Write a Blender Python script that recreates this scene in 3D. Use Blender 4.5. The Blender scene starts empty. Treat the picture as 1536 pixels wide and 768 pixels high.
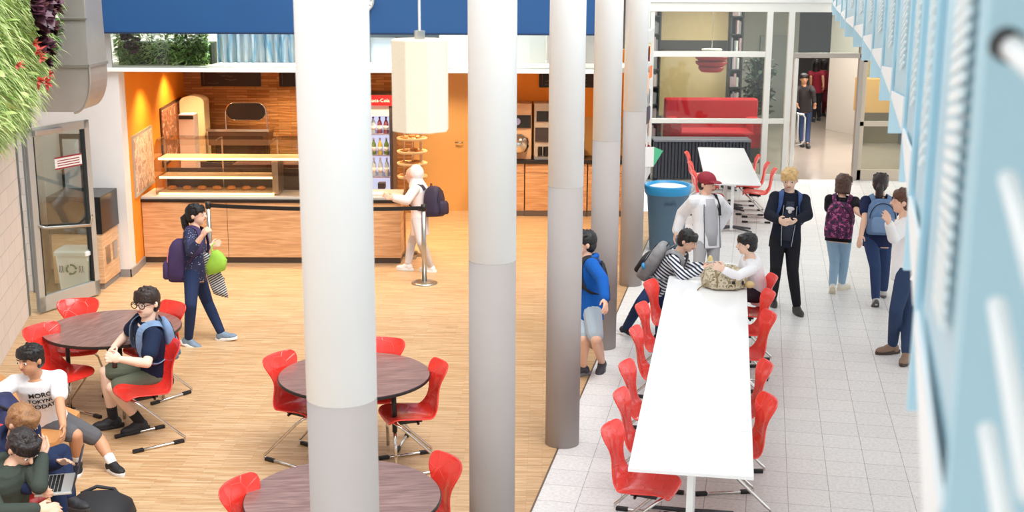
import bpy, math, random
from mathutils import Vector, Matrix
random.seed(7)
sc = bpy.context.scene
col = sc.collection
PI = math.pi
def R(a): return math.radians(a)
# ------------------------------------------------------------------ camera model
CH = 3.9; CF = 1900.0; PIT = R(12.87); ROLL = R(.25)
def ray(px, py):
    x = px-768; y = 384-py
    c, s = math.cos(ROLL), math.sin(ROLL)
    x, y = x*c+y*s, -x*s+y*c
    x /= CF; y /= CF
    cp, sp = math.cos(PIT), math.sin(PIT)
    return Vector((x, cp+y*sp, -sp+y*cp))
def P(px, py, z=0.0):
    r = ray(px, py); t = (z-CH)/r.z
    return Vector((r.x*t, r.y*t, z))
def V(px, py, Y):
    r = ray(px, py); t = Y/r.y
    return Vector((r.x*t, Y, CH+r.z*t))
# ------------------------------------------------------------------ materials
def lin(c):
    o = []
    for v in c:
        v /= 255.0
        o.append(v/12.92 if v <= .04045 else ((v+.055)/1.055)**2.4)
    return tuple(o)+(1.0,)
MATS = {}
def M(name, rgb, rough=.55, metal=0.0, var=0.0, vs=8.0, bump=0.0, bs=60.0, spec=.5, emis=None, es=0.0, coat=0.0, stretch=(1, 1, 1)):
    if name in MATS: return MATS[name]
    m = bpy.data.materials.new(name); m.use_nodes = True
    nt = m.node_tree; b = nt.nodes['Principled BSDF']
    c = lin(rgb)
    b.inputs['Base Color'].default_value = c
    b.inputs['Roughness'].default_value = rough
    b.inputs['Metallic'].default_value = metal
    b.inputs['Specular IOR Level'].default_value = spec
    b.inputs['Coat Weight'].default_value = coat
    if emis:
        b.inputs['Emission Color'].default_value = lin(emis)
        b.inputs['Emission Strength'].default_value = es
    tc = nt.nodes.new('ShaderNodeTexCoord'); mp = nt.nodes.new('ShaderNodeMapping')
    mp.inputs['Scale'].default_value = stretch
    nt.links.new(tc.outputs['Object'], mp.inputs['Vector'])
    if var > 0:
        n = nt.nodes.new('ShaderNodeTexNoise'); n.inputs['Scale'].default_value = vs; n.inputs['Detail'].default_value = 5
        nt.links.new(mp.outputs[0], n.inputs['Vector'])
        r = nt.nodes.new('ShaderNodeValToRGB')
        r.color_ramp.elements[0].position = .3; r.color_ramp.elements[1].position = .7
        r.color_ramp.elements[0].color = tuple(max(0, v*(1-var)) for v in c[:3])+(1,)
        r.color_ramp.elements[1].color = tuple(min(1, v*(1+var)) for v in c[:3])+(1,)
        nt.links.new(n.outputs['Fac'], r.inputs['Fac']); nt.links.new(r.outputs[0], b.inputs['Base Color'])
    if bump > 0:
        n = nt.nodes.new('ShaderNodeTexNoise'); n.inputs['Scale'].default_value = bs; n.inputs['Detail'].default_value = 3
        nt.links.new(mp.outputs[0], n.inputs['Vector'])
        bp = nt.nodes.new('ShaderNodeBump'); bp.inputs['Strength'].default_value = bump; bp.inputs['Distance'].default_value = .01
        nt.links.new(n.outputs['Fac'], bp.inputs['Height']); nt.links.new(bp.outputs[0], b.inputs['Normal'])
    MATS[name] = m
    return m
def ramp(nt, stops):
    r = nt.nodes.new('ShaderNodeValToRGB'); e = r.color_ramp.elements
    while len(e) > 1: e.remove(e[-1])
    e[0].position = stops[0][0]; e[0].color = lin(stops[0][1])
    for p, c in stops[1:]:
        k = e.new(p); k.color = lin(c)
    return r
def mat_base(name, rough=.5, spec=.5):
    m = bpy.data.materials.new(name); m.use_nodes = True; MATS[name] = m
    nt = m.node_tree; b = nt.nodes['Principled BSDF']
    b.inputs['Roughness'].default_value = rough; b.inputs['Specular IOR Level'].default_value = spec
    tc = nt.nodes.new('ShaderNodeTexCoord'); mp = nt.nodes.new('ShaderNodeMapping')
    nt.links.new(tc.outputs['Object'], mp.inputs['Vector'])
    return m, nt, b, mp
def wood(name, dark, light, scale=(1, 12, 12), rot=(0, 0, 0), rough=.4, grain=4.0):
    m, nt, b, mp = mat_base(name, rough)
    mp.inputs['Scale'].default_value = scale; mp.inputs['Rotation'].default_value = rot
    n = nt.nodes.new('ShaderNodeTexNoise'); n.inputs['Scale'].default_value = grain; n.inputs['Detail'].default_value = 6
    n.inputs['Distortion'].default_value = .6
    nt.links.new(mp.outputs[0], n.inputs['Vector'])
    r = ramp(nt, [(.3, dark), (.5, tuple((a+c)/2 for a, c in zip(dark, light))), (.68, light)])
    nt.links.new(n.outputs['Fac'], r.inputs['Fac']); nt.links.new(r.outputs[0], b.inputs['Base Color'])
    return m
def glass(name, tint=(235, 245, 242), refl=.06):
    m = bpy.data.materials.new(name); m.use_nodes = True; MATS[name] = m
    nt = m.node_tree
    for n in list(nt.nodes):
        if n.type != 'OUTPUT_MATERIAL': nt.nodes.remove(n)
    out = [n for n in nt.nodes if n.type == 'OUTPUT_MATERIAL'][0]
    t = nt.nodes.new('ShaderNodeBsdfTransparent'); t.inputs[0].default_value = lin(tint)
    g = nt.nodes.new('ShaderNodeBsdfGlossy'); g.inputs['Roughness'].default_value = .03
    lw = nt.nodes.new('ShaderNodeFresnel'); lw.inputs[0].default_value = 1.45
    ma = nt.nodes.new('ShaderNodeMath'); ma.operation = 'MULTIPLY'; ma.inputs[1].default_value = refl/.04
    mx = nt.nodes.new('ShaderNodeMixShader')
    mn = nt.nodes.new('ShaderNodeMath'); mn.operation = 'MINIMUM'; mn.inputs[1].default_value = .3
    nt.links.new(lw.outputs[0], ma.inputs[0]); nt.links.new(ma.outputs[0], mn.inputs[0]); nt.links.new(mn.outputs[0], mx.inputs[0])
    nt.links.new(t.outputs[0], mx.inputs[1]); nt.links.new(g.outputs[0], mx.inputs[2])
    nt.links.new(mx.outputs[0], out.inputs['Surface'])
    return m
def stripes(name, c1, c2, axis_rot=(0, 0, 0), freq=30.0, duty=.5, rough=.8):
    m, nt, b, mp = mat_base(name, rough)
    mp.inputs['Rotation'].default_value = axis_rot
    w = nt.nodes.new('ShaderNodeTexWave'); w.wave_type = 'BANDS'; w.bands_direction = 'Z'
    w.inputs['Scale'].default_value = freq; w.inputs['Distortion'].default_value = .4
    nt.links.new(mp.outputs[0], w.inputs['Vector'])
    r = ramp(nt, [(0, c1), (duty, c2)]); r.color_ramp.interpolation = 'CONSTANT'
    nt.links.new(w.outputs['Fac'], r.inputs['Fac']); nt.links.new(r.outputs[0], b.inputs['Base Color'])
    return m
def patches(name, stops, scale=20.0, rough=.8, kind='noise'):
    m, nt, b, mp = mat_base(name, rough)
    if kind == 'noise':
        n = nt.nodes.new('ShaderNodeTexNoise'); n.inputs['Scale'].default_value = scale; n.inputs['Detail'].default_value = 2; o = n.outputs['Fac']
    else:
        n = nt.nodes.new('ShaderNodeTexVoronoi'); n.inputs['Scale'].default_value = scale; o = n.outputs['Distance']
    nt.links.new(mp.outputs[0], n.inputs['Vector'])
    r = ramp(nt, stops); r.color_ramp.interpolation = 'CONSTANT' if kind != 'soft' else 'LINEAR'
    nt.links.new(o, r.inputs['Fac']); nt.links.new(r.outputs[0], b.inputs['Base Color'])
    return m
def root_off(p):
    while p is not None and p.parent is not None: p = p.parent
    return Vector(p.location) if (p is not None and p.get('_w')) else Vector((0, 0, 0))
# ------------------------------------------------------------------ mesh builder
def frame_of(d):
    d = d.normalized()
    u = Vector((0, 0, 1)) if abs(d.z) < .9 else Vector((0, 1, 0))
    a = d.cross(u).normalized(); b = a.cross(d).normalized()
    return a, b
class MB:
    def __init__(s): s.v = []; s.f = []
    def add(s, vs, fs):
        o = len(s.v); s.v += [Vector(v) for v in vs]; s.f += [tuple(i+o for i in f) for f in fs]; return s
    def box(s, c, d, rz=0.0, mat=None):
        c = Vector(c); hx, hy, hz = d[0]/2, d[1]/2, d[2]/2
        m = mat or Matrix.Rotation(rz, 3, 'Z')
        vs = [c+m@Vector((x*hx, y*hy, z*hz)) for x, y, z in ((-1,-1,-1),(1,-1,-1),(1,1,-1),(-1,1,-1),(-1,-1,1),(1,-1,1),(1,1,1),(-1,1,1))]
        return s.add(vs, [(0,3,2,1),(4,5,6,7),(0,1,5,4),(1,2,6,5),(2,3,7,6),(3,0,4,7)])
    def bb(s, a, b):
        return s.box([(a[i]+b[i])/2 for i in range(3)], [abs(b[i]-a[i]) for i in range(3)])
    def prism(s, poly, z0, z1):
        n = len(poly)
        vs = [(x, y, z0) for x, y in poly]+[(x, y, z1) for x, y in poly]
        fs = [tuple(range(n))[::-1], tuple(range(n, 2*n))]+[(i, (i+1) % n, n+(i+1) % n, n+i) for i in range(n)]
        return s.add(vs, fs)
    def prism_m(s, poly, z0, z1, m):
        n = len(poly)
        vs = [m@Vector((x, y, z0)) for x, y in poly]+[m@Vector((x, y, z1)) for x, y in poly]
        fs = [tuple(range(n))[::-1], tuple(range(n, 2*n))]+[(i, (i+1) % n, n+(i+1) % n, n+i) for i in range(n)]
        return s.add(vs, fs)
    def rings(s, rs, closed=True):
        n = len(rs[0]); vs = [v for r in rs for v in r]; fs = []
        for k in range(len(rs)-1):
            for i in range(n):
                j = (i+1) % n
                fs.append((k*n+i, k*n+j, (k+1)*n+j, (k+1)*n+i))
        if closed:
            fs.append(tuple(range(n))[::-1]); fs.append(tuple((len(rs)-1)*n+i for i in range(n)))
        return s.add(vs, fs)
    def tube(s, pts, r, seg=8, cyclic=False):
        pts = [Vector(p) for p in pts]; n = len(pts)
        rr = r if isinstance(r, (list, tuple)) else [r]*n
        rs = []; a = None
        for i, p in enumerate(pts):
            if cyclic: d = pts[(i+1) % n]-pts[i-1]
            else: d = pts[min(i+1, n-1)]-pts[max(i-1, 0)]
            if d.length < 1e-9: d = Vector((0, 0, 1))
            d.normalize()
            if a is None: a, b = frame_of(d)
            else:
                a = (a-d*a.dot(d))
                a = a.normalized() if a.length > 1e-6 else frame_of(d)[0]
                b = a.cross(d).normalized()
            rs.append([p+(a*math.cos(2*PI*k/seg)+b*math.sin(2*PI*k/seg))*rr[i] for k in range(seg)])
        if cyclic: rs.append(rs[0]); return s.rings(rs, False)
        return s.rings(rs)
    def cyl(s, p0, p1, r0, r1=None, seg=16):
        return s.tube([p0, p1], [r0, r0 if r1 is None else r1], seg)
    def lathe(s, prof, c=(0, 0, 0), seg=24, sx=1.0, sy=1.0):
        c = Vector(c)
        return s.rings([[c+Vector((r*math.cos(2*PI*k/seg)*sx, r*math.sin(2*PI*k/seg)*sy, z)) for k in range(seg)] for r, z in prof])
    def ell(s, c, rad, mat=None, seg=16, pw=1.0):
        c = Vector(c); m = mat or Matrix.Identity(3); nr = max(6, seg//2)
        def sp(v): return math.copysign(abs(v)**pw, v)
        rs = []
        for i in range(nr+1):
            t = -PI/2+PI*(i+.0)/nr
            if i == 0: t += .02
            if i == nr: t -= .02
            rs.append([c+m@Vector((rad[0]*sp(math.cos(t))*sp(math.cos(2*PI*k/seg)), rad[1]*sp(math.cos(t))*sp(math.sin(2*PI*k/seg)), rad[2]*sp(math.sin(t)))) for k in range(seg)])
        return s.rings(rs)
    def cap(s, p0, r0, p1, r1, seg=12):
        p0 = Vector(p0); p1 = Vector(p1); d = p1-p0
        if d.length < 1e-6: return s.ell(p0, (r0, r0, r0))
        u = d.normalized(); pts = []; rr = []
        for k in range(1, 5):
            t = PI/2*k/4-PI/2 if k < 4 else 0
            pts.append(p0+u*r0*math.sin(t)); rr.append(max(.001, r0*math.cos(t)))
        for k in range(0, 4):
            t = PI/2*k/4*1.0
            pts.append(p1+u*r1*math.sin(t)); rr.append(max(.001, r1*math.cos(t)))
        return s.tube(pts, rr, seg)
    def loft(s, secs, seg=20, pw=1.0):
        # secs: (centre, right axis, forward axis, rx, ry)
        def sp(v): return math.copysign(abs(v)**pw, v)
        return s.rings([[Vector(c)+a*(rx*sp(math.cos(2*PI*k/seg)))+b*(ry*sp(math.sin(2*PI*k/seg))) for k in range(seg)] for c, a, b, rx, ry in secs])
    def build(s, name, mat, parent=None, smooth=False, bevel=0.0, off=None, voxel=0.0, sm=4, solid=0.0, sub=0):
        o3 = Vector(off) if off is not None else root_off(parent)
        me = bpy.data.meshes.new(name)
        me.from_pydata([tuple(v-o3) for v in s.v], [], s.f)
        me.materials.append(mat)
        import bmesh
        bm = bmesh.new(); bm.from_mesh(me)
        bmesh.ops.recalc_face_normals(bm, faces=bm.faces) if voxel == 0 else None
        bm.to_mesh(me); bm.free()
        if smooth or voxel: me.shade_smooth()
        o = bpy.data.objects.new(name, me); col.objects.link(o)
        if parent is not None: o.parent = parent
        if bevel > 0:
            m = o.modifiers.new('bevel', 'BEVEL'); m.width = bevel; m.segments = 2; m.limit_method = 'ANGLE'
        if solid:
            m = o.modifiers.new('solid', 'SOLIDIFY'); m.thickness = solid; m.offset = 0
        if sub:
            m = o.modifiers.new('sub', 'SUBSURF'); m.levels = sub; m.render_levels = sub
        if voxel:
            m = o.modifiers.new('remesh', 'REMESH'); m.mode = 'VOXEL'; m.voxel_size = voxel; m.use_smooth_shade = True
            m = o.modifiers.new('smooth', 'SMOOTH'); m.factor = .5; m.iterations = sm
        return o
def tag(o, label=None, cat=None, group=None, kind=None):
    if label: o['label'] = label
    if cat: o['category'] = cat
    if group: o['group'] = group
    if kind: o['kind'] = kind
    return o
def thing(name, label, cat, loc=(0, 0, 0), rz=0.0, group=None, world=False):
    o = bpy.data.objects.new(name, None); col.objects.link(o)
    o.location = loc; o.rotation_euler = (0, 0, rz); o.empty_display_size = .1
    if world: o['_w'] = 1
    return tag(o, label, cat, group)
def struct(name, mb, mat, **k):
    o = mb.build(name, mat, **k); o['kind'] = 'structure'; return o
def children(o): return [c for c in bpy.data.objects if c.parent == o]
def copy_tree(o, parent=None):
    c = o.copy(); col.objects.link(c)
    if parent is not None: c.parent = parent
    for ch in children(o): copy_tree(ch, c)
    return c
def text_obj(s, size, name, mat, parent, m4, depth=.001, align='CENTER', off=None, space=1.0, bold=0.0):
    cu = bpy.data.curves.new('t', 'FONT'); cu.body = s; cu.size = size; cu.extrude = depth; cu.align_x = align; cu.align_y = 'CENTER'
    cu.space_character = space; cu.offset = bold; cu.resolution_u = 3
    t = bpy.data.objects.new('t', cu); col.objects.link(t)
    bpy.context.view_layer.update()
    dg = bpy.context.evaluated_depsgraph_get()
    me = bpy.data.meshes.new_from_object(t.evaluated_get(dg))
    bpy.data.objects.remove(t)
    o3 = Vector(off) if off is not None else root_off(parent)
    me.transform(Matrix.Translation(-o3) @ m4); me.materials.clear(); me.materials.append(mat); me.name = name
    o = bpy.data.objects.new(name, me); col.objects.link(o)
    if parent is not None: o.parent = parent
    return o
def facing(p, right, up=Vector((0, 0, 1))):
    right = Vector(right).normalized(); up = Vector(up).normalized(); n = right.cross(up)
    m = Matrix((right, up, n)).transposed().to_4x4(); m.translation = Vector(p); return m
def rz_of(d): return math.atan2(-d[0], d[1])
# ------------------------------------------------------------------ common materials
white = M('white_paint', (248, 248, 246), .45, var=.015, vs=3)
grey_paint = M('grey_column_paint', (166, 158, 155), .8, var=.03, vs=3)
steel = M('brushed_steel', (190, 188, 184), .28, 1.0)
chrome = M('chrome', (215, 212, 208), .12, 1.0)
alu = M('aluminium_frame', (196, 196, 192), .35, .6)
black = M('black_plastic', (22, 22, 24), .45)
darkgrey = M('dark_grey', (62, 62, 66), .6)
red = M('red_plastic', (232, 40, 34), .28, coat=.2)
# ================================================================== SETTING
# parquet floor (thin strips running left-right)
def parquet():
    m, nt, b, mp = mat_base('oak_parquet', .38, .4)
    mp.inputs['Rotation'].default_value = (0, 0, R(1.5))
    br = nt.nodes.new('ShaderNodeTexBrick'); br.offset = .37; br.offset_frequency = 2
    br.inputs['Scale'].default_value = 1.0; br.inputs['Brick Width'].default_value = .32; br.inputs['Row Height'].default_value = .028
    br.inputs['Mortar Size'].default_value = .0012; br.inputs['Mortar Smooth'].default_value = .3
    br.inputs['Color1'].default_value = lin((230, 196, 154)); br.inputs['Color2'].default_value = lin((210, 168, 122)); br.inputs['Mortar'].default_value = lin((176, 136, 98))
    nt.links.new(mp.outputs[0], br.inputs['Vector'])
    mp2 = nt.nodes.new('ShaderNodeMapping'); mp2.inputs['Scale'].default_value = (2.2, 30, 1)
    nt.links.new(mp.outputs[0], mp2.inputs['Vector'])
    n = nt.nodes.new('ShaderNodeTexNoise'); n.inputs['Scale'].default_value = 1.6; n.inputs['Detail'].default_value = 4
    nt.links.new(mp2.outputs[0], n.inputs['Vector'])
    r = ramp(nt, [(.3, (204, 198, 190)), (.7, (255, 255, 255))])
    nt.links.new(n.outputs['Fac'], r.inputs['Fac'])
    mx = nt.nodes.new('ShaderNodeMix'); mx.data_type = 'RGBA'; mx.blend_type = 'MULTIPLY'; mx.inputs[0].default_value = .8
    nt.links.new(br.outputs['Color'], mx.inputs[6]); nt.links.new(r.outputs[0], mx.inputs[7])
    nt.links.new(mx.outputs[2], b.inputs['Base Color'])
    return m
TD = R(11.0)                                  # direction of the corridor
TO = P(1182, 683)
def tiles(name, c1, c2, mort, rough=.45):
    m, nt, b, mp = mat_base(name, rough, .4)
    mp.vector_type = 'POINT'
    # rotate so that the tile rows follow the corridor
    sub = nt.nodes.new('ShaderNodeVectorMath'); sub.operation = 'SUBTRACT'; sub.inputs[1].default_value = (TO.x, TO.y, 0)
    tc = [n for n in nt.nodes if n.type == 'TEX_COORD'][0]
    nt.links.new(tc.outputs['Object'], sub.inputs[0]); nt.links.new(sub.outputs[0], mp.inputs['Vector'])
    mp.inputs['Rotation'].default_value = (0, 0, TD)
    br = nt.nodes.new('ShaderNodeTexBrick'); br.offset = 0.0
    br.inputs['Scale'].default_value = 1.0; br.inputs['Brick Width'].default_value = .309; br.inputs['Row Height'].default_value = .309
    br.inputs['Mortar Size'].default_value = .003; br.inputs['Mortar Smooth'].default_value = .2
    br.inputs['Color1'].default_value = lin(c1); br.inputs['Color2'].default_value = lin(c2); br.inputs['Mortar'].default_value = lin(mort)
    nt.links.new(mp.outputs[0], br.inputs['Vector'])
    n = nt.nodes.new('ShaderNodeTexNoise'); n.inputs['Scale'].default_value = 38; n.inputs['Detail'].default_value = 4
    nt.links.new(mp.outputs[0], n.inputs['Vector'])
    r = ramp(nt, [(.35, (236, 236, 236)), (.62, (255, 255, 255))])
    nt.links.new(n.outputs['Fac'], r.inputs['Fac'])
    mx = nt.nodes.new('ShaderNodeMix'); mx.data_type = 'RGBA'; mx.blend_type = 'MULTIPLY'; mx.inputs[0].default_value = .9
    nt.links.new(br.outputs['Color'], mx.inputs[6]); nt.links.new(r.outputs[0], mx.inputs[7])
    nt.links.new(mx.outputs[2], b.inputs['Base Color'])
    return m
BX, BY = .145, 8.64
def bl(y): return BX+(y-BY)*math.tan(TD)
def slab(poly, z0, z1): return MB().prism(poly, z0, z1)
Y0F = 1.0
struct('floor', slab([(-7.5, Y0F), (bl(Y0F), Y0F), (bl(20.4), 20.4), (-7.5, 20.4)], -.12, 0), parquet())
struct('floor', slab([(bl(Y0F), Y0F), (9.5, Y0F), (9.5, 23.65), (bl(20.4), 23.65), (bl(20.4), 20.4)], -.12, 0),
       tiles('granite_tiles', (236, 233, 230), (230, 227, 225), (176, 172, 170)))
struct('floor', slab([(1.5, 23.65), (14, 23.65), (14, 50), (1.5, 50)], -.12, 0), M('polished_screed', (176, 164, 152), .16, var=.05, vs=1.2, spec=.6))
# trim strip between parquet and tiles
a = R(-11)
struct('trim_1', MB().box(((bl(1)+bl(20.3))/2, 10.65, .002), (.014, 19.3/math.cos(TD), .004), rz=-TD), M('brass_trim', (120, 100, 84), .5, .3))

# left wall: white painted block wall
def blockwall():
    m, nt, b, mp = mat_base('white_block_wall', .7, .3)
    sx = nt.nodes.new('ShaderNodeSeparateXYZ'); cb = nt.nodes.new('ShaderNodeCombineXYZ')
    nt.links.new(mp.outputs[0], sx.inputs[0]); nt.links.new(sx.outputs['Y'], cb.inputs['X']); nt.links.new(sx.outputs['Z'], cb.inputs['Y'])
    br = nt.nodes.new('ShaderNodeTexBrick'); br.inputs['Scale'].default_value = 1
    br.inputs['Brick Width'].default_value = .4; br.inputs['Row Height'].default_value = .2; br.inputs['Mortar Size'].default_value = .006
    br.inputs['Color1'].default_value = lin((232, 222, 214)); br.inputs['Color2'].default_value = lin((226, 216, 208)); br.inputs['Mortar'].default_value = lin((208, 197, 189))
    nt.links.new(cb.outputs[0], br.inputs['Vector']); nt.links.new(br.outputs['Color'], b.inputs['Base Color'])
    return m
bw = blockwall()
WA = Vector((-5.07, 11.96)); WU = Vector((-.212, .977)).normalized(); WN = Vector((WU.y, -WU.x))  # WN points into the room
def WP(s, d=0.0, z=0.0):     # along wall from WA, d metres into the room
    p = WA+WU*s+WN*d; return Vector((p.x, p.y, z))
def wallquad(s0, s1, z0, z1, d0=-.25, d1=0.0):
    pts = [WP(s0, d0), WP(s1, d0), WP(s1, d1), WP(s0, d1)]
    return MB().prism([(p.x, p.y) for p in pts], z0, z1)
struct('wall_left', wallquad(-8, 1.98, 0, 4.6), bw)
struct('wall_left', wallquad(1.98, 3.15, 2.35, 4.6), bw)
struct('wall_left', wallquad(3.15, 3.95, 0, 4.6), bw)
# white pier beside the kiosk
struct('wall_pier', MB().bb((-6.6, 15.78, 0), (-4.885, 16.02, 2.62)), M('pier_white', (226, 222, 220), .6, var=.02, vs=2))
gb = M('grey_skirting', (142, 136, 134), .6)
struct('baseboard_pier', MB().bb((-5.9, 15.76, 0), (-4.87, 15.78, .1)).bb((-4.885, 15.76, 0), (-4.865, 16.02, .1)), gb)
# orange side wall of the kiosk
OA = Vector((-4.885, 16.02)); OB = Vector((-5.22, 20.2))
orange = M('orange_paint', (240, 146, 30), .6, var=.02, vs=2)
struct('wall_orange', MB().prism([(OA.x-.2, OA.y), (OA.x, OA.y), (OB.x, OB.y), (OB.x-.2, OB.y)], 0, 2.62), orange)
struct('baseboard_orange', MB().prism([(OA.x, OA.y), (OA.x+.018, OA.y), (OA.x-.02, 16.53), (OA.x-.05, 16.53)], 0, .1), gb)
# back walls of the kiosk
def stone():
    m, nt, b, mp = mat_base('split_stone_wall', .8, .3)
    mp.inputs['Rotation'].default_value = (R(-90), 0, 0)
    br = nt.nodes.new('ShaderNodeTexBrick'); br.offset = .4
    br.inputs['Scale'].default_value = 1; br.inputs['Brick Width'].default_value = .34; br.inputs['Row Height'].default_value = .042; br.inputs['Mortar Size'].default_value = .003
    br.inputs['Color1'].default_value = lin((206, 150, 96)); br.inputs['Color2'].default_value = lin((168, 110, 62)); br.inputs['Mortar'].default_value = lin((146, 96, 54))
    nt.links.new(mp.outputs[0], br.inputs['Vector']); nt.links.new(br.outputs['Color'], b.inputs['Base Color'])
    mp2 = nt.nodes.new('ShaderNodeMapping'); mp2.inputs['Scale'].default_value = (3, 1, 24)
    tc = [n for n in nt.nodes if n.type == 'TEX_COORD'][0]; nt.links.new(tc.outputs['Object'], mp2.inputs['Vector'])
    n = nt.nodes.new('ShaderNodeTexNoise'); n.inputs['Scale'].default_value = 1.5; n.inputs['Detail'].default_value = 5
    nt.links.new(mp2.outputs[0], n.inputs['Vector'])
    bp = nt.nodes.new('ShaderNodeBump'); bp.inputs['Strength'].default_value = .9; bp.inputs['Distance'].default_value = .03
    nt.links.new(n.outputs['Fac'], bp.inputs['Height']); nt.links.new(bp.outputs[0], b.inputs['Normal'])
    return m
st_w = MB()
struct('wall_stone', MB().bb((-5.4, 20.2, 0), (-1.62, 20.4, 2.62)), stone())
struct('wall_back', MB().bb((-1.62, 20.42, 0), (1.85, 20.6, 2.62)), M('ochre_paint', (222, 168, 96), .6, var=.02, vs=1))
struct('wall_orange_back', MB().bb((.0, 20.36, 1.55), (1.85, 20.42, 2.62)), orange)
struct('baseboard_back', MB().bb((-1.62, 20.4, 0), (.0, 20.42, .07)), M('brown_skirting', (120, 84, 56), .6))
struct('ceiling', MB().bb((-6.6, 15.84, 2.62), (1.45, 20.6, 2.68)), M('kiosk_ceiling', (222, 206, 190), .7))
struct('trim_2', MB().bb((-5.1, 15.72, 2.615), (1.3, 15.84, 2.66)), white, bevel=.004)
# gallery above the kiosk
struct('wall_gallery', MB().bb((-6.6, 17.0, 2.68), (1.45, 17.1, 4.6)), M('gallery_back', (214, 208, 200), .7))
navy_f = M('blue_fascia', (32, 84, 140), .45, var=.03, vs=1)
t = thing('blue_fascia', 'long deep blue fascia board above the kiosk opening', 'fascia', (0, 15.66, 3.09), world=True)
MB().bb((-5.06, 15.64, 3.10), (1.3, 15.76, 4.6)).build('board', navy_f, t)
MB().bb((-5.06, 15.62, 3.085), (1.3, 15.77, 3.105)).build('lower_edge', M('navy_edge', (26, 50, 84), .5), t)
pane = glass('parapet_glass', (236, 242, 242), .06)
t = thing('glass_parapet', 'glass parapet band between the white ledge and the blue fascia', 'parapet', (-1.8, 15.78, 2.66), world=True)
MB().bb((-4.95, 15.775, 2.66), (1.3, 15.787, 3.09)).build('pane', pane, t)
MB().bb((-5.06, 15.77, 2.66), (-4.95, 15.80, 3.09)).build('end_panel', M('pale_end_panel', (206, 208, 208), .3, .3), t)
# stand-in reflections and panels behind the parapet
def leaf_cluster(mb, n, boxf, ln, wd, dirf, seed=0, segs=3, curl=.6):
    rnd = random.Random(seed)
    for _ in range(n):
        p = boxf(rnd); d = dirf(rnd, p); l = ln*rnd.uniform(.6, 1.3); w = wd*rnd.uniform(.7, 1.3)
        d = d.normalized(); side = d.cross(Vector((rnd.uniform(-.6, .6), rnd.uniform(-.6, .6), 1))).normalized()
        pts = []; q = Vector(p); dd = d.copy()
        for k in range(segs+1):
            pts.append(q.copy()); dd = (dd+Vector((0, 0, -curl/segs))).normalized(); q = q+dd*l/segs
        vs = []; fs = []
        for k, c in enumerate(pts):
            ww = w*math.sin(PI*(k+.35)/(segs+.6))*.5
            if k == segs: ww = .0008
            vs += [c-side*ww, c+side*ww]
        for k in range(segs): fs.append((2*k, 2*k+1, 2*k+3, 2*k+2))
        mb.add(vs, fs)
    return mb
def leafmat(name, c1, c2, rough=.45):
    m, nt, b, mp = mat_base(name, rough)
    n = nt.nodes.new('ShaderNodeTexNoise'); n.inputs['Scale'].default_value = 9
    nt.links.new(mp.outputs[0], n.inputs['Vector'])
    r = ramp(nt, [(.35, c1), (.65, c2)]); nt.links.new(n.outputs['Fac'], r.inputs['Fac']); nt.links.new(r.outputs[0], b.inputs['Base Color'])
    b.inputs['Subsurface Weight'].default_value = 0
    return m
g_light = leafmat('light_green_leaves', (156, 190, 92), (222, 232, 160))
g_mid = leafmat('mid_green_leaves', (100, 152, 60), (166, 200, 100))
g_dark = leafmat('dark_green_leaves', (36, 74, 30), (84, 124, 56))
g_purp = leafmat('purple_leaves', (58, 30, 42), (120, 76, 92), .35)
g_red = leafmat('red_flowers', (206, 54, 44), (232, 120, 110))
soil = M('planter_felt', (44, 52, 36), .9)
t = thing('foliage_reflection', 'mixed foliage imitating plants reflected in the glass above the orange wall', 'foliage_reflection', (-4.4, 16.2, 2.68), world=True)  # modelled leaves stand in for plants mirrored in the parapet glass
MB().bb((-4.98, 16.15, 2.68), (-3.8, 16.45, 2.95)).build('reflection_backing', soil, t)
bf = lambda r: Vector((r.uniform(-4.96, -3.82), r.uniform(15.98, 16.2), r.uniform(2.68, 3.36)))
df = lambda r, p: Vector((r.uniform(-1, 1), -1.0, r.uniform(-.2, .8)))
leaf_cluster(MB(), 2200, bf, .13, .016, df, 1).build('grass_leaves', g_light, t)
leaf_cluster(MB(), 500, lambda r: Vector((r.choice([r.uniform(-4.96, -4.7), r.uniform(-4.3, -3.82)]), r.uniform(15.98, 16.15), r.uniform(2.68, 3.2))), .09, .04, df, 2).build('broad_leaves', g_mid, t)
leaf_cluster(MB(), 60, lambda r: Vector((r.uniform(-4.86, -4.66), r.uniform(15.92, 16.0), r.uniform(2.85, 3.15))), .10, .08, df, 3).build('purple_leaves', g_purp, t)
leaf_cluster(MB(), 300, lambda r: Vector((r.uniform(-4.1, -3.82), r.uniform(15.95, 16.1), r.uniform(2.68, 3.2))), .08, .05, df, 4).build('dark_leaves', g_dark, t)
# folded sheet painted with the blue-grey reflections of the glass
mb = MB(); rs = []
N = 60
for zz in (2.69, 3.3):
    rs.append([Vector((-3.76+1.2*i/N, 16.3+.035*math.sin(i*1.3)+.01*math.sin(i*.7), zz)) for i in range(N+1)])
vs = rs[0]+rs[1]; fs = [(i, i+1, N+2+i, N+1+i) for i in range(N)]
m, nt, b, mp = mat_base('streaked_reflection', .5); mp.inputs['Scale'].default_value = (1, .2, .12)
n = nt.nodes.new('ShaderNodeTexNoise'); n.inputs['Scale'].default_value = 9; n.inputs['Detail'].default_value = 3; nt.links.new(mp.outputs[0], n.inputs['Vector'])
r = ramp(nt, [(.3, (120, 140, 150)), (.42, (196, 208, 212)), (.5, (224, 228, 226)), (.56, (110, 176, 204)), (.62, (206, 214, 214)), (.75, (160, 172, 176))])
nt.links.new(n.outputs['Fac'], r.inputs['Fac']); nt.links.new(r.outputs[0], b.inputs['Base Color'])
tag(MB().add(vs, fs).build('streak_reflection', m, solid=.006), 'pale blue and grey streaks painted as reflections in the glass above the menu boards', 'streak_reflection')
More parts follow.
